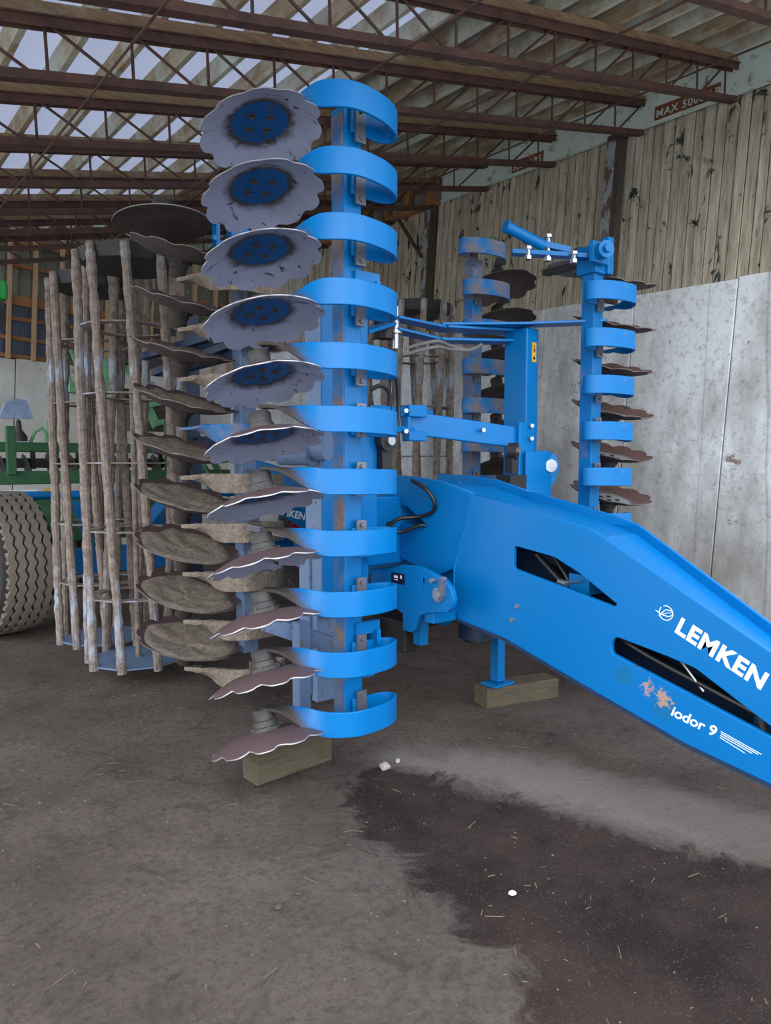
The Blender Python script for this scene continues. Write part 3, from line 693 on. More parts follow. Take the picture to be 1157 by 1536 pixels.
# roller carrying frame
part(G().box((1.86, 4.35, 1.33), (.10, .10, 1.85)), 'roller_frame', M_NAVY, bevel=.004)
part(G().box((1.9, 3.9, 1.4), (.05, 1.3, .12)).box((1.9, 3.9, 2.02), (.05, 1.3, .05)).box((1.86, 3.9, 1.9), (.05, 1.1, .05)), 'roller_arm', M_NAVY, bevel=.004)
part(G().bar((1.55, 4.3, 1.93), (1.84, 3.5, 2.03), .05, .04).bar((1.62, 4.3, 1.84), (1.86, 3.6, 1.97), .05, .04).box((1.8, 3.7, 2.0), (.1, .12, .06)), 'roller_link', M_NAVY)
# --- left wing frame column and hardware
part(G().box((1.93, 2.80, 1.33), (.27, .13, 1.5)), 'wing_column', M_BLUE, bevel=.008)
part(G().box((1.793, 2.80, 1.33), (.006, .126, 1.48)), 'faded_face', M_FADED)
part(G().box((1.80, 2.86, .55), (.05, .09, .7)).box((1.9, 2.8, .42), (.22, .05, .5)), 'lower_column', M_FADED, bevel=.004)
part(G().box((1.99, 2.70, 1.16), (.16, .05, .62)), 'column_gusset', M_BLUE, bevel=.004)
part(G().cyl((1.74, 2.72, 1.37), (1.66, 2.86, 1.37), .085, 24).cyl((1.78, 2.66, 1.37), (1.74, 2.73, 1.37), .065, 20), 'pivot_bushing', M_FADED, smooth=True)
part(G().cyl((2.10, 2.66, 1.4), (2.10, 2.62, 1.4), .05, 16).box((2.1, 2.66, 1.33), (.06, .05, .2)), 'cylinder_eye', M_DARK, smooth=True)
part(G().cyl((2.10, 2.625, 1.4), (2.10, 2.60, 1.4), .022, 12), 'pin', M_STEEL, smooth=True)
# small brackets on the front beam
for z in (2.50 - .47, .62): part(G().box((XL + .06, YL - .05, z), (.12, .02, .05)).box((XL + .1, YL - .05, z - .04), (.02, .06, .06)), 'beam_bracket', M_BLUE)
part(G().box((XL + .07, YL - .03, .47), (.06, .04, .12)), 'beam_bracket', M_BLUE)
# --- cross pieces of the lowest corner: bracing strut, lower muddy frame
part(G().bar((1.50, 2.75, .60), (1.82, 2.55, .46), .05, .07).box((1.61, 2.62, .36), (.06, .06, .5)), 'lower_strut', M_FADED, bevel=.004)
part(G().bar((1.62, 3.05, .88), (1.85, 2.9, .80), .10, .03).bar((1.66, 3.2, .98), (1.9, 3.1, .92), .10, .03), 'lower_link', M_BLUEMUD)
# --- right wing column
part(G().box((3.215, 2.79, 1.38), (.105, .17, 1.36)), 'wing_column', M_BLUE, bevel=.008)
part(G().box((3.15, 2.60, 1.15), (.22, .012, .42)).box((3.2, 2.66, 1.1), (.05, .12, .5)), 'column_gusset', M_BLUE, bevel=.003)
g = G(); g.poly([(0, .16), (.06, .2), (.13, .17), (.15, .10), (.13, .03), (.03, -.11), (.02, -.22), (-.02, -.22), (-.02, .10)], .03, (3.19, 2.665, 1.17), (.86, -.5, 0), (0, 0, 1))
part(g, 'hinge_plate', M_BLUE, bevel=.003)
part(G().cyl((3.28, 2.66, 1.28), (3.24, 2.58, 1.28), .036, 18), 'hinge_pin', M_STEEL, smooth=True)
part(G().cyl((3.26, 2.62, 1.28), (3.245, 2.595, 1.28), .055, 20), 'hinge_washer', M_BLUE, smooth=True)
# sticker
me = curve_mesh([[(-.0185, -.055), (.0185, -.055), (.0185, .055), (-.0185, .055)]], .002); me.materials.append(M_YELLOW)
stk = link('warning_sticker', me); stk.matrix_basis = Matrix.Translation((3.205, 2.700, 1.925)) @ Matrix.Rotation(radians(90), 4, 'X'); stk.location = (3.225, 2.7035, 1.925); setp(stk, cult)
g = G(); g.poly([(-.012, 0), (.012, 0), (0, .022)], .002, (3.225, 2.702, 1.885), (1, 0, 0), (0, 0, 1)); g.box((3.222, 2.702, 1.945), (.004, .002, .035)); g.box((3.23, 2.702, 1.935), (.004, .002, .02)); part(g, 'sticker_symbol', M_BLACKP)
# --- upper cross link between the wings (folding stops) and arms
part(G().bar((2.00, 2.62, 1.54), (2.62, 2.90, 1.56), .02, .045).bar((2.0, 2.60, 1.46), (2.62, 2.88, 1.46), .02, .03), 'fold_link', M_BLUE, bevel=.003)
part(G().bar((2.34, 2.78, 1.50), (3.1, 2.66, 1.43), .035, .115).box((2.36, 2.74, 1.555), (.12, .06, .06)).box((2.36, 2.74, 1.43), (.12, .06, .05)).box((2.31, 2.75, 1.49), (.02, .06, .10)), 'fold_link', M_BLUE, bevel=.006)
part(G().box((3.08, 2.64, 1.37), (.12, .03, .3)), 'fold_link_plate', M_BLUE, bevel=.006)
for p in ((2.26, 2.70, 1.55), (2.26, 2.70, 1.45), (2.78, 2.68, 1.47), (3.1, 2.62, 1.5), (3.1, 2.62, 1.43)):
    part(G().cyl(p, (p[0] - .01, p[1] - .025, p[2]), .012, 6), 'bolt', M_STEEL)
# top arms (flat plates with pivot) from the left column through the joint to the right wing
part(G().bar((2.10, 2.84, 1.93), (2.40, 3.0, 2.03), .09, .018), 'arm_plate', M_BLUE, bevel=.002)
part(G().bar((2.42, 2.98, 2.06), (2.75, 2.95, 2.04), .10, .014).bar((2.74, 2.96, 2.04), (3.24, 2.86, 2.06), .16, .014).bar((2.42, 2.98, 2.0), (2.72, 2.95, 1.97), .10, .014).bar((2.7, 2.96, 1.97), (3.2, 2.86, 2.0), .14, .014), 'arm_plate', M_BLUE, bevel=.002)
part(G().bar((3.14, 2.76, 2.075), (3.50, 2.42, 2.085), .12, .014).bar((2.75, 2.98, 2.06), (3.16, 2.74, 2.075), .13, .014), 'arm_plate', M_BLUE, bevel=.002)
part(G().cyl((2.43, 2.98, 1.90), (2.43, 2.98, 2.12), .022, 12).cyl((2.43, 2.98, 1.98), (2.43, 2.98, 2.0), .04, 12), 'arm_pin', M_STEEL, smooth=True)
part(G().cyl((2.38, 3.0, 1.95), (2.38, 3.0, 2.08), .045, 14), 'rubber_buffer', M_DARK, smooth=True)
for k in range(2): part(G().tube(sp3([(2.42, 2.9, 1.86 + .03 * k), (2.55, 2.8, 1.90 + .03 * k), (2.7, 2.85, 1.91 + .02 * k), (2.85, 2.85, 1.92), (2.95, 2.85, 1.96)]), .009, 8), 'grey_hose', M_GREYHOSE, smooth=True)
# fold cylinders
part(G().cyl((2.93, 2.62, 1.36), (2.95, 2.58, 1.36), .045, 18).box((2.94, 2.61, 1.29), (.05, .05, .1)).box((2.94, 2.61, 1.17), (.13, .1, .12)).cyl((2.94, 2.61, .8), (2.94, 2.61, 1.2), .045, 14), 'fold_cylinder', M_DARK, smooth=True)
part(G().cyl((2.945, 2.59, 1.36), (2.955, 2.565, 1.36), .02, 10), 'cylinder_pin', M_STEEL, smooth=True)
# centre frame behind the drawbar
part(G().box((2.36, 3.1, .95), (.55, .5, .35)).box((2.56, 3.5, .75), (.2, 1.2, .2)).box((2.98, 2.85, .95), (.5, .12, .5)), 'centre_frame', M_BLUE, bevel=.01)
part(G().box((2.5, 3.05, .45), (.8, .3, .12)).box((2.3, 2.9, .42), (.08, .4, .16)), 'lower_frame', M_DARK, bevel=.01)
# --- drawbar: two tall plates, flange strips between
REAR = [(2.985, 1.233), (2.74, 1.223), (2.542, 1.207), (2.312, 1.151), (2.358, 1.0), (2.427, .805), (2.562, .749), (2.889, .815), (2.985, .866)]
FRONT = [(2.312, 1.151), (2.113, 1.12), (1.808, 1.066), (1.673, 1.038), (.988, .697), (.719, .567), (.3, .37), (.3, .12), (.704, .209), (.973, .268), (1.257, .309), (1.703, .416), (2.103, .518), (2.397, .553), (2.43, .628), (2.427, .805), (2.358, 1.)]
TRI = [(2.85, 1.078), (2.797, 1.079), (2.642, .993), (2.652, .979), (2.85, .977)]
H1 = [(2.06, .943), (2.062, .838), (1.553, .75), (1.539, .765), (1.713, .863), (1.841, .916)]
H2 = [(1.547, .643), (1.567, .616), (1.566, .57), (.978, .424), (.70, .355), (.70, .375), (.98, .465), (1.232, .594), (1.345, .614)]
plateX('drawbar_side_plate', 2.350, [FRONT, round_loop(H1, .018), round_loop(H2, .018)], .014, M_DRAW, cult, .003)
plateX('drawbar_rear_plate', 2.362, [REAR, round_loop(TRI, .01)], .014, M_DRAW, cult, .003)
def far(l): return l
fp = plateX('drawbar_side_plate', 0, [[(p[0], p[1]) for p in FRONT], round_loop(H1, .018), round_loop(H2, .018)], .014, M_DRAW, cult, .003)
for v_ in fp.data.vertices:                       # the far plate converges on the hitch
    v_.co.x += 2.74 - .20 * max(0, (2.0 - v_.co.y)) ** 1.0
plateX('drawbar_rear_plate', 2.752, [REAR], .014, M_BLUE, cult, .003)
# strip flanges following the top and bottom edges, recessed
def flange(pts, xa, xb, th, name, mat):
    g = G()
    for a, c in zip(pts[:-1], pts[1:]):
        xbm = [xb - .20 * max(0, 2.0 - q[0]) for q in (a, c)]
        v = [(xa, a[0], a[1]), (xbm[0], a[0], a[1]), (xbm[1], c[0], c[1]), (xa, c[0], c[1])]
        g.add([(p[0], p[1], p[2] + t) for t in (0, -th) for p in v], [(0, 1, 2, 3), (4, 7, 6, 5), (0, 3, 7, 4), (1, 5, 6, 2), (0, 4, 5, 1), (3, 2, 6, 7)])
    return part(g, name, mat)
flange([(p[0], p[1] - .035) for p in [(2.74, 1.223), (2.542, 1.207), (2.312, 1.151), (2.113, 1.12), (1.808, 1.066), (1.673, 1.038), (.988, .697), (.719, .567), (.3, .37)]], 2.36, 2.735, .01, 'top_flange', M_DRAW)
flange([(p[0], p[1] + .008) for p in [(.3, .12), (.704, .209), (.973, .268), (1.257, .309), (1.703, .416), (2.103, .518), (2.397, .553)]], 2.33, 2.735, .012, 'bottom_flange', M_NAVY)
# seam plate lip
g = G(); sl = [(2.312, 1.155), (2.358, 1.0), (2.427, .805), (2.43, .66)]
g.tube([(2.342, p[0], p[1]) for p in sl], .007, 6); part(g, 'weld_seam', M_BLUE, smooth=True)
# bolts and drilled holes on the plate
for (y, z, r, m) in ((2.03, .68, .011, M_STEEL), (2.06, .615, .011, M_STEEL)):
    part(G().cyl((2.343, y, z), (2.328, y, z), r, 6), 'plate_bolt', m)
g = G()
for (y, z) in ((2.62, 1.12), (2.45, 1.08), (2.54, 1.05), (2.52, .86), (2.28, .92), (2.32, .84), (1.87, 1.0), (1.9, .965), (2.12, .67), (2.17, .65), (1.455, .545), (1.43, .535), (2.7, 1.12), (2.86, .96), (2.76, .9)):
    g.cyl((2.3545 if y > 2.312 else 2.342, y, z), (2.3535 if y > 2.312 else 2.3415, y, z), .0075, 10)
part(g, 'drilled_holes', M_DARK)['kind'] = 'stuff'
# lettering
def letters(txt, y0, z0, y1, z1, size, off, sp, shear, name):
    me = text_mesh(txt, size, .0015, off, shear, sp); me.materials.append(M_WHITE)
    xs1 = max(v.co.x for v in me.vertices); L = sqrt((y1 - y0) ** 2 + (z1 - z0) ** 2); k = L / xs1; a = math.atan2(z1 - z0, -(y1 - y0))
    me.transform(planeX(2.3405, y0, z0) @ Matrix.Rotation(a, 4, 'Z') @ Matrix.Diagonal((k, 1, 1, 1))); o = link(name, me); setp(o, cult); return o
letters('LEMKEN', 1.312, .706, 1.01, .572, .083, .0034, 1.10, .0, 'maker_lettering')
letters('iodor 9', 1.318, .402, 1.152, .371, .052, .0012, 1.0, .15, 'model_lettering')
g = G()
for a, c_ in (((1.135, .396), (1.002, .361)), ((1.134, .389), (1.012, .357)), ((1.136, .382), (1.03, .354)), ((1.138, .375), (1.054, .348))):
    g.bar((2.3405, a[0], a[1]), (2.3405, c_[0], c_[1]), .0015, .0028, (0, 0, 1))
part(g, 'model_stripes', M_WHITE)
# emblem: ring with a leaf stroke
g = G(); n = 32; R0 = .026; ctr = (1.345, .764)
g.tube([(2.3405, ctr[0] + R0 * cos(2 * pi * k / n), ctr[1] + R0 * sin(2 * pi * k / n)) for k in range(6, n + 5)], .0018, 5)
leaf = [(1.385, .768), (1.362, .756), (1.335, .752), (1.318, .762), (1.325, .775), (1.345, .776), (1.362, .762), (1.372, .75)]
g.tube([(2.3405, p[0], p[1]) for p in leaf], .0018, 5); g.tube([(2.3405, 1.36, .757), (2.3405, 1.34, .765), (2.3405, 1.325, .768)], .0014, 5)
part(g, 'maker_emblem', M_WHITE, smooth=True)
# hoses inside the drawbar
for k in range(6):
    x = 2.42 + .035 * k
    part(G().tube(sp3([(x, 2.0, .90 - .02 * k), (x, 1.7, .68 - .012 * k), (x, 1.5, .585 - .012 * k), (x, 1.2, .50 - .012 * k), (x, .95, .435 - .012 * k), (x, .6, .35 - .012 * k)]), .011, 8), 'hydraulic_hose', M_HOSE, smooth=True)
part(G().tube(sp3([(2.43, 2.1, .93), (2.45, 1.98, .93), (2.44, 1.88, .85), (2.44, 1.84, .80)]), .009, 8), 'hydraulic_hose', M_HOSE, smooth=True)
part(G().box((2.5, 1.78, .80), (.15, .10, .08)), 'hose_bracket', M_BLUE); part(G().cyl((2.41, 1.87, .80), (2.41, 1.83, .795), .015, 8).cyl((2.41, 1.84, .80), (2.41, 1.76, .815), .004, 6), 'hose_coupling', M_STEEL)
part(G().cyl((2.40, 1.33, .60), (2.42, 1.24, .49), .005, 6), 'inner_rod', M_STEEL)
part(G().cyl((2.39, 1.03, .475), (2.39, 1.02, .42), .018, 8), 'hose_tie', M_DARK)
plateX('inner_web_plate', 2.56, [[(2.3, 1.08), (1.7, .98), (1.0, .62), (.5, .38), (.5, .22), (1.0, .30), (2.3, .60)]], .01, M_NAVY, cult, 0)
# black hoses at the rear of the drawbar
part(G().tube(sp3([(2.2, 2.76, .98), (2.24, 2.72, 1.02), (2.32, 2.66, 1.03), (2.34, 2.58, 1.06), (2.33, 2.56, 1.11), (2.31, 2.60, 1.17), (2.29, 2.68, 1.21)]), .010, 10), 'hydraulic_hose', M_HOSE, smooth=True)
part(G().tube(sp3([(2.2, 2.76, 1.0), (2.26, 2.74, .95), (2.32, 2.66, .985), (2.345, 2.64, .985)]), .010, 10), 'hydraulic_hose', M_HOSE, smooth=True)
part(G().tube(sp3([(2.05, 2.70, 1.70), (2.12, 2.68, 1.74), (2.19, 2.68, 1.70), (2.22, 2.7, 1.58), (2.22, 2.7, 1.5)]), .011, 8), 'hydraulic_hose', M_HOSE, smooth=True)
part(G().tube(sp3([(2.05, 2.70, 1.64), (2.10, 2.68, 1.66), (2.15, 2.68, 1.62), (2.16, 2.7, 1.5)]), .011, 8), 'hydraulic_hose', M_HOSE, smooth=True)
# hinge bracket under the drawbar
HB = [(2.80, .62), (2.80, .74), (2.64, .80), (2.50, .808), (2.335, .768), (2.29, .73), (2.275, .69), (2.285, .655), (2.31, .63), (2.42, .61), (2.50, .585), (2.535, .51), (2.56, .49), (2.62, .49), (2.62, .57)]
plateX('hinge_bracket', 2.20, [HB], .02, M_BLUE, cult, .004)
plateX('hinge_bracket', 2.42, [HB], .02, M_BLUE, cult, .004)
part(G().box((2.31, 2.80, .68), (.22, .2, .14)).box((2.30, 2.62, .50), (.05, .06, .2)).box((2.45, 2.45, .6), (.5, .06, .1)), 'hinge_body', M_BLUE, bevel=.004)
part(G().cyl((2.19, 2.355, .70), (2.155, 2.355, .70), .024, 8).cyl((2.19, 2.36, .70), (2.17, 2.36, .70), .034, 16), 'hinge_pin', M_STEEL, smooth=True)
part(G().bar((2.175, 2.33, .70), (2.175, 2.33, .78), .02, .03), 'pin_keeper', M_GREY)
part(G().cyl((2.185, 2.325, .775), (2.16, 2.325, .775), .013, 6).cyl((2.185, 2.40, .76), (2.165, 2.40, .76), .013, 6), 'bolt', M_STEEL)
part(G().cyl((2.1885, 2.44, .675), (2.188, 2.44, .675), .02, 16), 'bracket_hole', M_DARK)
part(G().cyl((2.1885, 2.47, .748), (2.187, 2.47, .748), .021, 20), 'round_sticker', M_WHITE); part(G().cyl((2.1865, 2.47, .755), (2.186, 2.47, .755), .007, 8).box((2.1865, 2.47, .738), (.001, .006, .02)), 'sticker_symbol', M_BLACKP)
pm = link('type_plate', (lambda me: (me.materials.append(M_BLACKP), me)[1])(curve_mesh([[(-.052, -.026), (.052, -.026), (.052, .026), (-.052, .026)]], .002))); pm.matrix_basis = planeX(2.186, 2.66, .735); setp(pm, cult)
part(G().box((2.184, 2.675, .742), (.001, .03, .012)).box((2.184, 2.635, .745), (.001, .012, .016)).box((2.184, 2.675, .728), (.001, .026, .005)), 'plate_print', M_WHITE)
# support foot
part(G().box((2.81, 2.575, .36), (.055, .055, .46)).box((2.81, 2.575, .116), (.15, .11, .014)), 'support_leg', M_BLUEDUST, bevel=.003)
part(G().cyl((2.66, 2.58, .39), (2.66, 2.58, .60), .10, 24), 'parking_drum', M_NAVY, smooth=True)
part(G().cyl((2.66, 2.58, .37), (2.66, 2.58, .392), .075, 24), 'drum_cap', M_DARK, smooth=True)
# --- running gear behind: axle, frame tubes, wheels
def wheel(c, R, Wd, yaw, rimR, tread=True):
    M = Matrix.Translation(c) @ Matrix.Rotation(yaw, 4, 'Z') @ Matrix.Rotation(radians(90), 4, 'Y')
    h = Wd / 2; g = G()
    g.lathe([(rimR, -h * .7), (rimR + .06, -h * .95), (R * .80, -h * 1.06), (R * .92, -h * .98), (R - .03, -h * .86), (R - .018, -h * .5), (R - .015, 0), (R - .018, h * .5), (R - .03, h * .86), (R * .92, h * .98), (R * .80, h * 1.06), (rimR + .06, h * .95), (rimR, h * .7)], 72, M, True)
    t = g.obj('tyre', M_TYRE, None, True); setp(t, cult)
    if tread:
        nrib = 5; n = 240; amp = .011; tw = h * 1.72 / nrib; gg = G()
        for j in range(nrib):
            cz = -h * .86 + tw * (j + .5); v = []
            for k in range(n):
                a = 2 * pi * k / n; zz = amp * (2 * abs(((k / 3.4) % 2) - 1) - 1); hw = tw * .36
                for (r, dz) in ((R - .028, -hw), (R - .002 * abs(j - 2) ** 1.6, -hw), (R - .002 * abs(j - 2) ** 1.6, hw), (R - .028, hw)):
                    v.append(M @ Vector((r * cos(a), r * sin(a), cz + zz + dz)))
            gg.add(v, [(k * 4 + q, k * 4 + (q + 1) % 4, ((k + 1) % n) * 4 + (q + 1) % 4, ((k + 1) % n) * 4 + q) for k in range(n) for q in range(4)])
        for s_ in (-1, 1):
            for k in range(56):
                a = 2 * pi * k / 56; Rk = Matrix.Rotation(a, 4, 'Z')
                vv = [(R - .012, s_ * h * .80, -.012), (R - .012, s_ * h * .80, .012), (R - .085, s_ * h * 1.07, .018), (R - .085, s_ * h * 1.07, -.006), (R - .04, s_ * h * .78, -.012), (R - .04, s_ * h * .78, .012), (R - .10, s_ * h * .95, .018), (R - .10, s_ * h * .95, -.006)]
                gg.add([M @ (Rk @ Vector((p[0], p[2], p[1]))) for p in vv], [(0, 1, 2, 3), (4, 5, 6, 7), (0, 1, 5, 4), (1, 2, 6, 5), (2, 3, 7, 6), (3, 0, 4, 7)])
        o = gg.obj('tread', M_TREAD, None); o['kind'] = 'stuff'; setp(o, t)
    g = G().lathe([(rimR + .012, -h * .78), (rimR - .005, -h * .80), (rimR - .03, -h * .6), (rimR - .05, -h * .35), (rimR * .55, -h * .3), (rimR * .5, -h * .38), (.03, -h * .38), (.03, h * .2), (rimR - .03, h * .3), (rimR, h * .75)], 48, M, True)
    r_ = g.obj('rim', M_RED, None, True); setp(r_, t)
    g = G().lathe([(.01, -h * .5), (.07, -h * .5), (.09, -h * .42), (rimR * .52, -h * .40), (rimR * .52, -h * .34), (.01, -h * .3)], 24, M)
    for k in range(8):
        a = 2 * pi * k / 8; p = M @ Vector((.085 * cos(a), .085 * sin(a), -h * .46)); q = M @ Vector((.085 * cos(a), .085 * sin(a), -h * .38)); g.cyl(p, q, .012, 6)
    o = g.obj('wheel_hub', M_BLUE, None, True); setp(o, t); return t
wheel((1.04, 6.0, .545), .54, .38, radians(12), .27)
wheel((3.76, 5.77, .53), .53, .38, radians(3), .30)
part(G().box((2.5, 6.05, .50), (2.4, .18, .2)), 'axle_beam', M_BLUE, bevel=.01)
part(G().cyl((.7, 6.45, 1.03), (3.3, 6.0, 1.02), .035, 12), 'frame_tube', M_BLUE, smooth=True)
part(G().poly([(0, 0), (.10, 0), (.18, -.40), (.10, -.42)], .03, (1.62, 6.2, .98), (1, 0, 0), (0, 0, 1)), 'gusset_plate', M_BLUE)
part(G().bar((2.75, 6.3, 1.22), (1.9, 5.4, .72), .12, .15).bar((1.9, 5.4, .66), (3.2, 6.0, .62), .10, .12), 'frame_strut', M_BLUE, bevel=.008)
part(G().bar((3.2, 6.4, 1.2), (3.9, 5.9, .95), .03, .35).bar((2.3, 5.9, .58), (3.9, 6.0, .60), .10, .10), 'frame_strut', M_BLUE, bevel=.008)
me = text_mesh('LEMKEN', .085, .004, .002, .0); me.materials.append(M_WHITE); o = link('maker_lettering', me)
o.matrix_basis = Matrix.Translation((2.90, 5.145, .885)) @ Matrix.Rotation(radians(90), 4, 'X') @ Matrix.Rotation(radians(-14), 4, 'Z'); setp(o, cult)
part(G().poly([(2.86, 1.08), (2.86, .92), (3.0, .86), (3.28, .68), (3.42, .66), (3.42, 1.0)], .02, (0, 5.16, 0), (1, 0, 0), (0, 0, 1)), 'frame_side_plate', M_BLUE)
part(G().poly([(0, 0), (.05, .02), (.06, .10), (.01, .12)], .004, (2.52, 5.93, 1.06), (.8, -.6, 0), (0, 0, 1)), 'yellow_reflector', M_YELLOW)
part(G().bar((2.5, 6.7, 1.42), (3.9, 6.9, 1.36), .05, .09), 'ladder_rail', M_NAVY)

# ------------------------------------------------------------------ timber blocks on the floor
def block(name, a, c, w, h, label, group=None, z=0.0):
    a = Vector((*a, h / 2 + z)); c = Vector((*c, h / 2 + z)); m = (a + c) / 2; L = (c - a).length; ang = math.atan2(c.y - a.y, c.x - a.x)
    g = G(); g.box((0, 0, 0), (L, w, h)); o = g.obj(name, M_BLOCK, None, False, .005); o.matrix_world = Matrix.Translation(m) @ Matrix.Rotation(ang, 4, 'Z')
    return tag(o, label, 'timber block', group)
block('timber_block', (1.318, 2.552), (1.700, 2.58), .11, .138, 'short squared timber block under the lowest disc of the nearest blue wing')
block('timber_block', (2.715, 2.61), (3.17, 2.50), .13, .108, 'squared timber block under the slim support foot of the blue drawbar')

# ------------------------------------------------------------------ green seed drill parked behind
dr = empty('seed_drill', (1.9, 8.2, 0)); tag(dr, 'old green seed drill parked behind the tyre against the pale back wall', 'farm machine')
def dp(g, name, mat, **k):
    o = g.obj(name, mat, None, **k); mw = o.matrix_basis.copy(); o.parent = dr; o.matrix_parent_inverse = dr.matrix_basis.inverted(); return o
dp(G().box((1.9, 7.6, 1.32), (3.6, .12, .13)), 'main_beam', M_GREEN, bevel=.01)
dp(G().box((1.9, 7.9, 1.62), (3.0, .08, .1)), 'upper_beam', M_GREEN, bevel=.008)
dp(G().box((1.9, 7.75, .95), (2.6, .5, .3)), 'seed_box', M_GREEN, bevel=.01)
dp(G().box((1.43, 7.52, 1.58), (.08, .08, .46)), 'corner_post', M_GREEN, bevel=.006)
dp(G().box((1.5, 7.53, 1.17), (.3, .01, .07)), 'maker_sticker', M_WHITE); dp(G().box((1.78, 7.53, 1.16), (.14, .01, .1)), 'rear_sticker', M_YELLOW)
dp(G().box((1.9, 8.0, 1.46), (2.8, .05, .1)), 'lower_rail', M_HUB)
for k in range(11):
    x = 1.2 + .22 * k
    dp(G().lathe([(.01, -.012), (.15, -.005), (.16, 0), (.15, .005), (.01, .012)], 24, Matrix.Translation((x, 7.86, 1.40)) @ Matrix.Rotation(radians(75), 4, 'Y'), False), 'opener_disc', M_HUB, smooth=True)
    dp(G().box((x + .06, 7.9, 1.5), (.04, .06, .2)), 'opener_arm', M_DARK)
dp(G().poly([(-.16, 0), (.16, 0), (.10, .19), (-.02, .21), (-.1, .15)], .06, (1.62, 8.2, 1.92), (1, 0, 0), (0, 0, 1)), 'torn_blue_sack', simple('pale_blue_sack', srgb(142, 160, 190), .8, 0, .2, 20))
dp(G().lathe([(.08, 0), (.08, .05), (.03, .12), (.025, .2), (.01, .22)], 14, Matrix.Translation((1.6, 8.0, 1.68))), 'seed_funnel', M_HUB, smooth=True)
dp(G().tube([(1.7, 8.0, 1.66), (1.75, 8.0, 1.78), (1.82, 8.0, 1.82), (1.86, 8.0, 1.76), (1.87, 8.0, 1.5)], .018, 8).tube([(1.88, 8.0, 1.9), (1.92, 8.0, 1.5)], .03, 8), 'seed_pipe', M_LGREEN, smooth=True)
# folded walkway ladder, upright green pieces
g = G()
for k in range(4): g.bar((1.95 + .13 * k, 8.0, 2.75 - .0 * k), (2.12 + .13 * k, 8.0, 2.3), .02, .03)
g.bar((1.9, 8.0, 2.77), (2.45, 8.05, 2.72), .03, .04); dp(g, 'folded_ladder', M_LGREEN)
dp(G().box((2.35, 8.0, 2.25), (.55, .2, .10)).box((2.55, 8.0, 2.45), (.2, .06, .25)), 'step_bracket', M_LGREEN)
g = G(); g.bar((2.72, 8.1, 2.62), (3.06, 8.1, 1.87), .05, .10)
for k in range(4): g.bar((2.72 + .09 * k, 8.02, 2.5 - .2 * k), (2.92 + .09 * k, 8.02, 2.55 - .2 * k), .05, .06)
dp(g, 'marker_arm', M_LGREEN, bevel=.005)
dp(G().bar((2.6, 8.0, 2.62), (3.2, 8.0, 2.56), .10, .12).bar((2.55, 8.1, 2.25), (3.2, 8.1, 2.2), .1, .1).box((3.0, 8.2, 2.0), (.5, .2, .35)), 'hitch_frame', M_HUB)
dp(G().bar((3.36, 7.6, 1.49), (3.5, 7.5, 1.08), .07, .09).bar((3.52, 7.6, 1.49), (3.68, 7.5, 1.08), .05, .07), 'marker_strut', M_GREEN)
dp(G().box((3.05, 7.7, 1.55), (.09, .09, .8)).bar((1.7, 7.5, .98), (3.2, 7.3, .72), .05, .09), 'rear_post', M_GREEN)
dp(G().box((2.0, 7.3, .78), (1.7, .1, .14)), 'lower_beam', M_GREEN, bevel=.006)
for k in range(4): dp(G().cyl((1.5 + k * .55, 7.7, .17), (1.5 + k * .55, 7.7, 1.0), .04, 10), 'stand_leg', M_DARK)
for c_ in dr.children:
    c_.location.z -= .17
# fragment of another green machine at the left edge
gm = empty('parked_sprayer', (.52, 5.2, 0)); tag(gm, 'bright green machine corner with black guard cut off by the left picture edge', 'farm machine')
def gp(g, n_, m, **k):
    o = g.obj(n_, m, None, **k); o.parent = gm; o.matrix_parent_inverse = gm.matrix_basis.inverted()
gp(G().box((.36, 5.3, 2.45), (.34, .3, .12)), 'green_hood', M_BGREEN, bevel=.02)
gp(G().cyl((.42, 5.2, 2.27), (.42, 5.6, 2.27), .10, 18), 'black_guard', M_DARK, smooth=True)
gp(G().box((.1, 5.5, 1.2), (.12, .12, 2.5)), 'mast', M_DARK)
for c_ in gm.children: c_.location.x += .47; c_.location.z -= .05

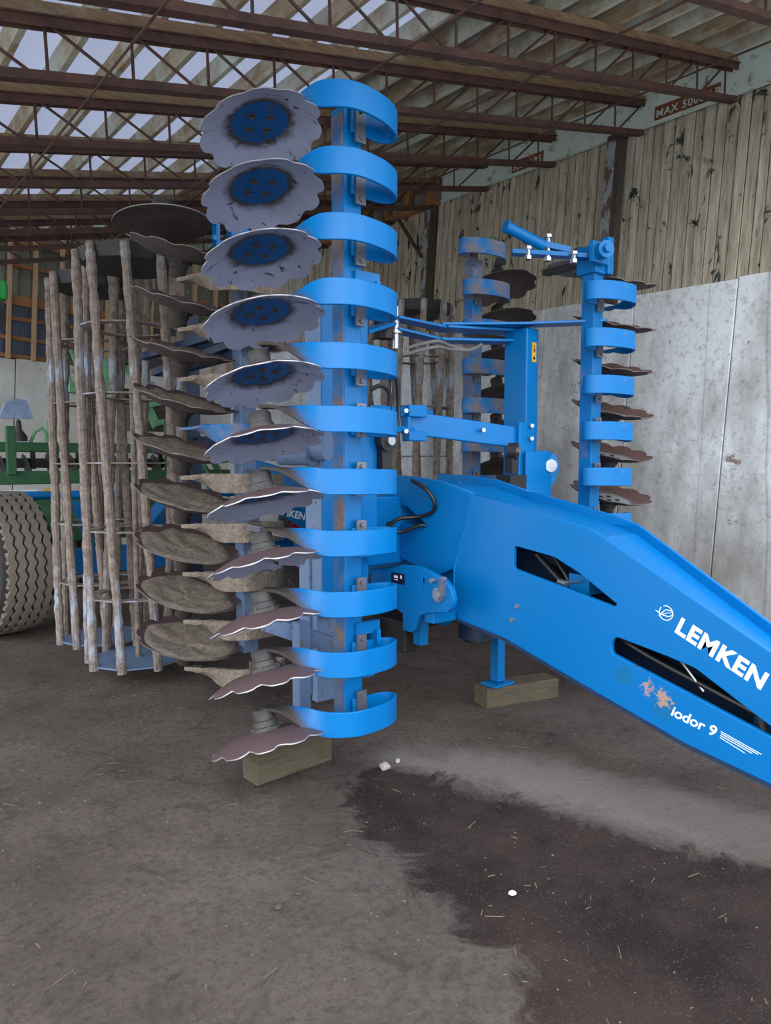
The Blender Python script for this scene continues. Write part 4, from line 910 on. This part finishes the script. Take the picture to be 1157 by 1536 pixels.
# ------------------------------------------------------------------ litter on the floor
def lump(name, loc, r, mat, label, cat, sq=.6, seed=0):
    bm = bmesh.new(); bmesh.ops.create_icosphere(bm, subdivisions=2, radius=r)
    for v_ in bm.verts: v_.co *= 1 + .45 * noise.noise(v_.co * (1.1 / r) + Vector((seed, 0, 0))); v_.co.z *= sq
    me = bpy.data.meshes.new(name); bm.to_mesh(me); bm.free(); me.materials.append(mat)
    o = bpy.data.objects.new(name, me); COL.objects.link(o); o.location = (loc[0], loc[1], .008 + r * sq * .6); return tag(o, label, cat)
M_STONE = simple('pale_chalky_stone', srgb(158, 150, 140), .9, 0, .2, 30, .4)
lump('stone', (1.82, 2.30), .022, M_STONE, 'pale crumbly stone on the dirt in front of the blue rings, larger of two', 'stone', .8, 3)
lump('stone', (1.905, 2.32), .012, M_STONE, 'small pale stone to the right of the larger crumbly one', 'stone', .8, 5)
lump('paper_scrap', (1.575, 1.375), .011, M_WHITE, 'tiny white scrap lying on the dark stained soil', 'scrap', .4, 8)
lump('clod', (.99, 1.75), .012, M_DMUD, 'small dark clod on the open floor in the lower left foreground', 'clod', .7, 11)
M_STRAW = simple('dry_straw', srgb(116, 103, 86), .9, 0, .4, 50)
g = G(); rng = random.Random(5)
for k in range(520):
    x = rng.uniform(.1, 3.6); y = rng.uniform(.6, 4.5)
    if (1.2 < x < 1.8 or 2.6 < x < 3.3) and 2.38 < y < 2.72: continue
    a = rng.uniform(0, pi); L = rng.choice((.01, .014, .02, .03, .05)) * rng.uniform(.6, 1.2); w = rng.uniform(.0008, .0022)
    g.bar((x, y, .012), (x + L * cos(a), y + L * sin(a), .015), w, .0015)
o = g.obj('straw_litter', M_STRAW); tag(o, 'thin scattered bits of straw and chaff over the dirt floor', 'straw', None, 'stuff')
g = G()
for k in range(900):
    x = rng.uniform(.1, 3.8); y = rng.uniform(.6, 4.6)
    if (1.2 < x < 1.8 or 2.6 < x < 3.3) and 2.38 < y < 2.72: continue
    r = rng.uniform(.0015, .006) * (1.3 if rng.random() < .1 else .8); v = []
    for q in ((1, 0, 0), (0, 1, 0), (-1, 0, 0), (0, -1, 0), (0, 0, 1), (0, 0, -1)): v.append((x + q[0] * r * rng.uniform(.7, 1.3), y + q[1] * r * rng.uniform(.7, 1.3), .01 + q[2] * r * .7))
    g.add(v, [(0, 1, 4), (1, 2, 4), (2, 3, 4), (3, 0, 4), (1, 0, 5), (2, 1, 5), (3, 2, 5), (0, 3, 5)])
o = g.obj('gravel_bits', simple('small_gravel', srgb(98, 90, 82), .95, 0, .5, 3)); tag(o, 'fine gravel and crumbs of earth scattered on the dirt floor', 'gravel', None, 'stuff')
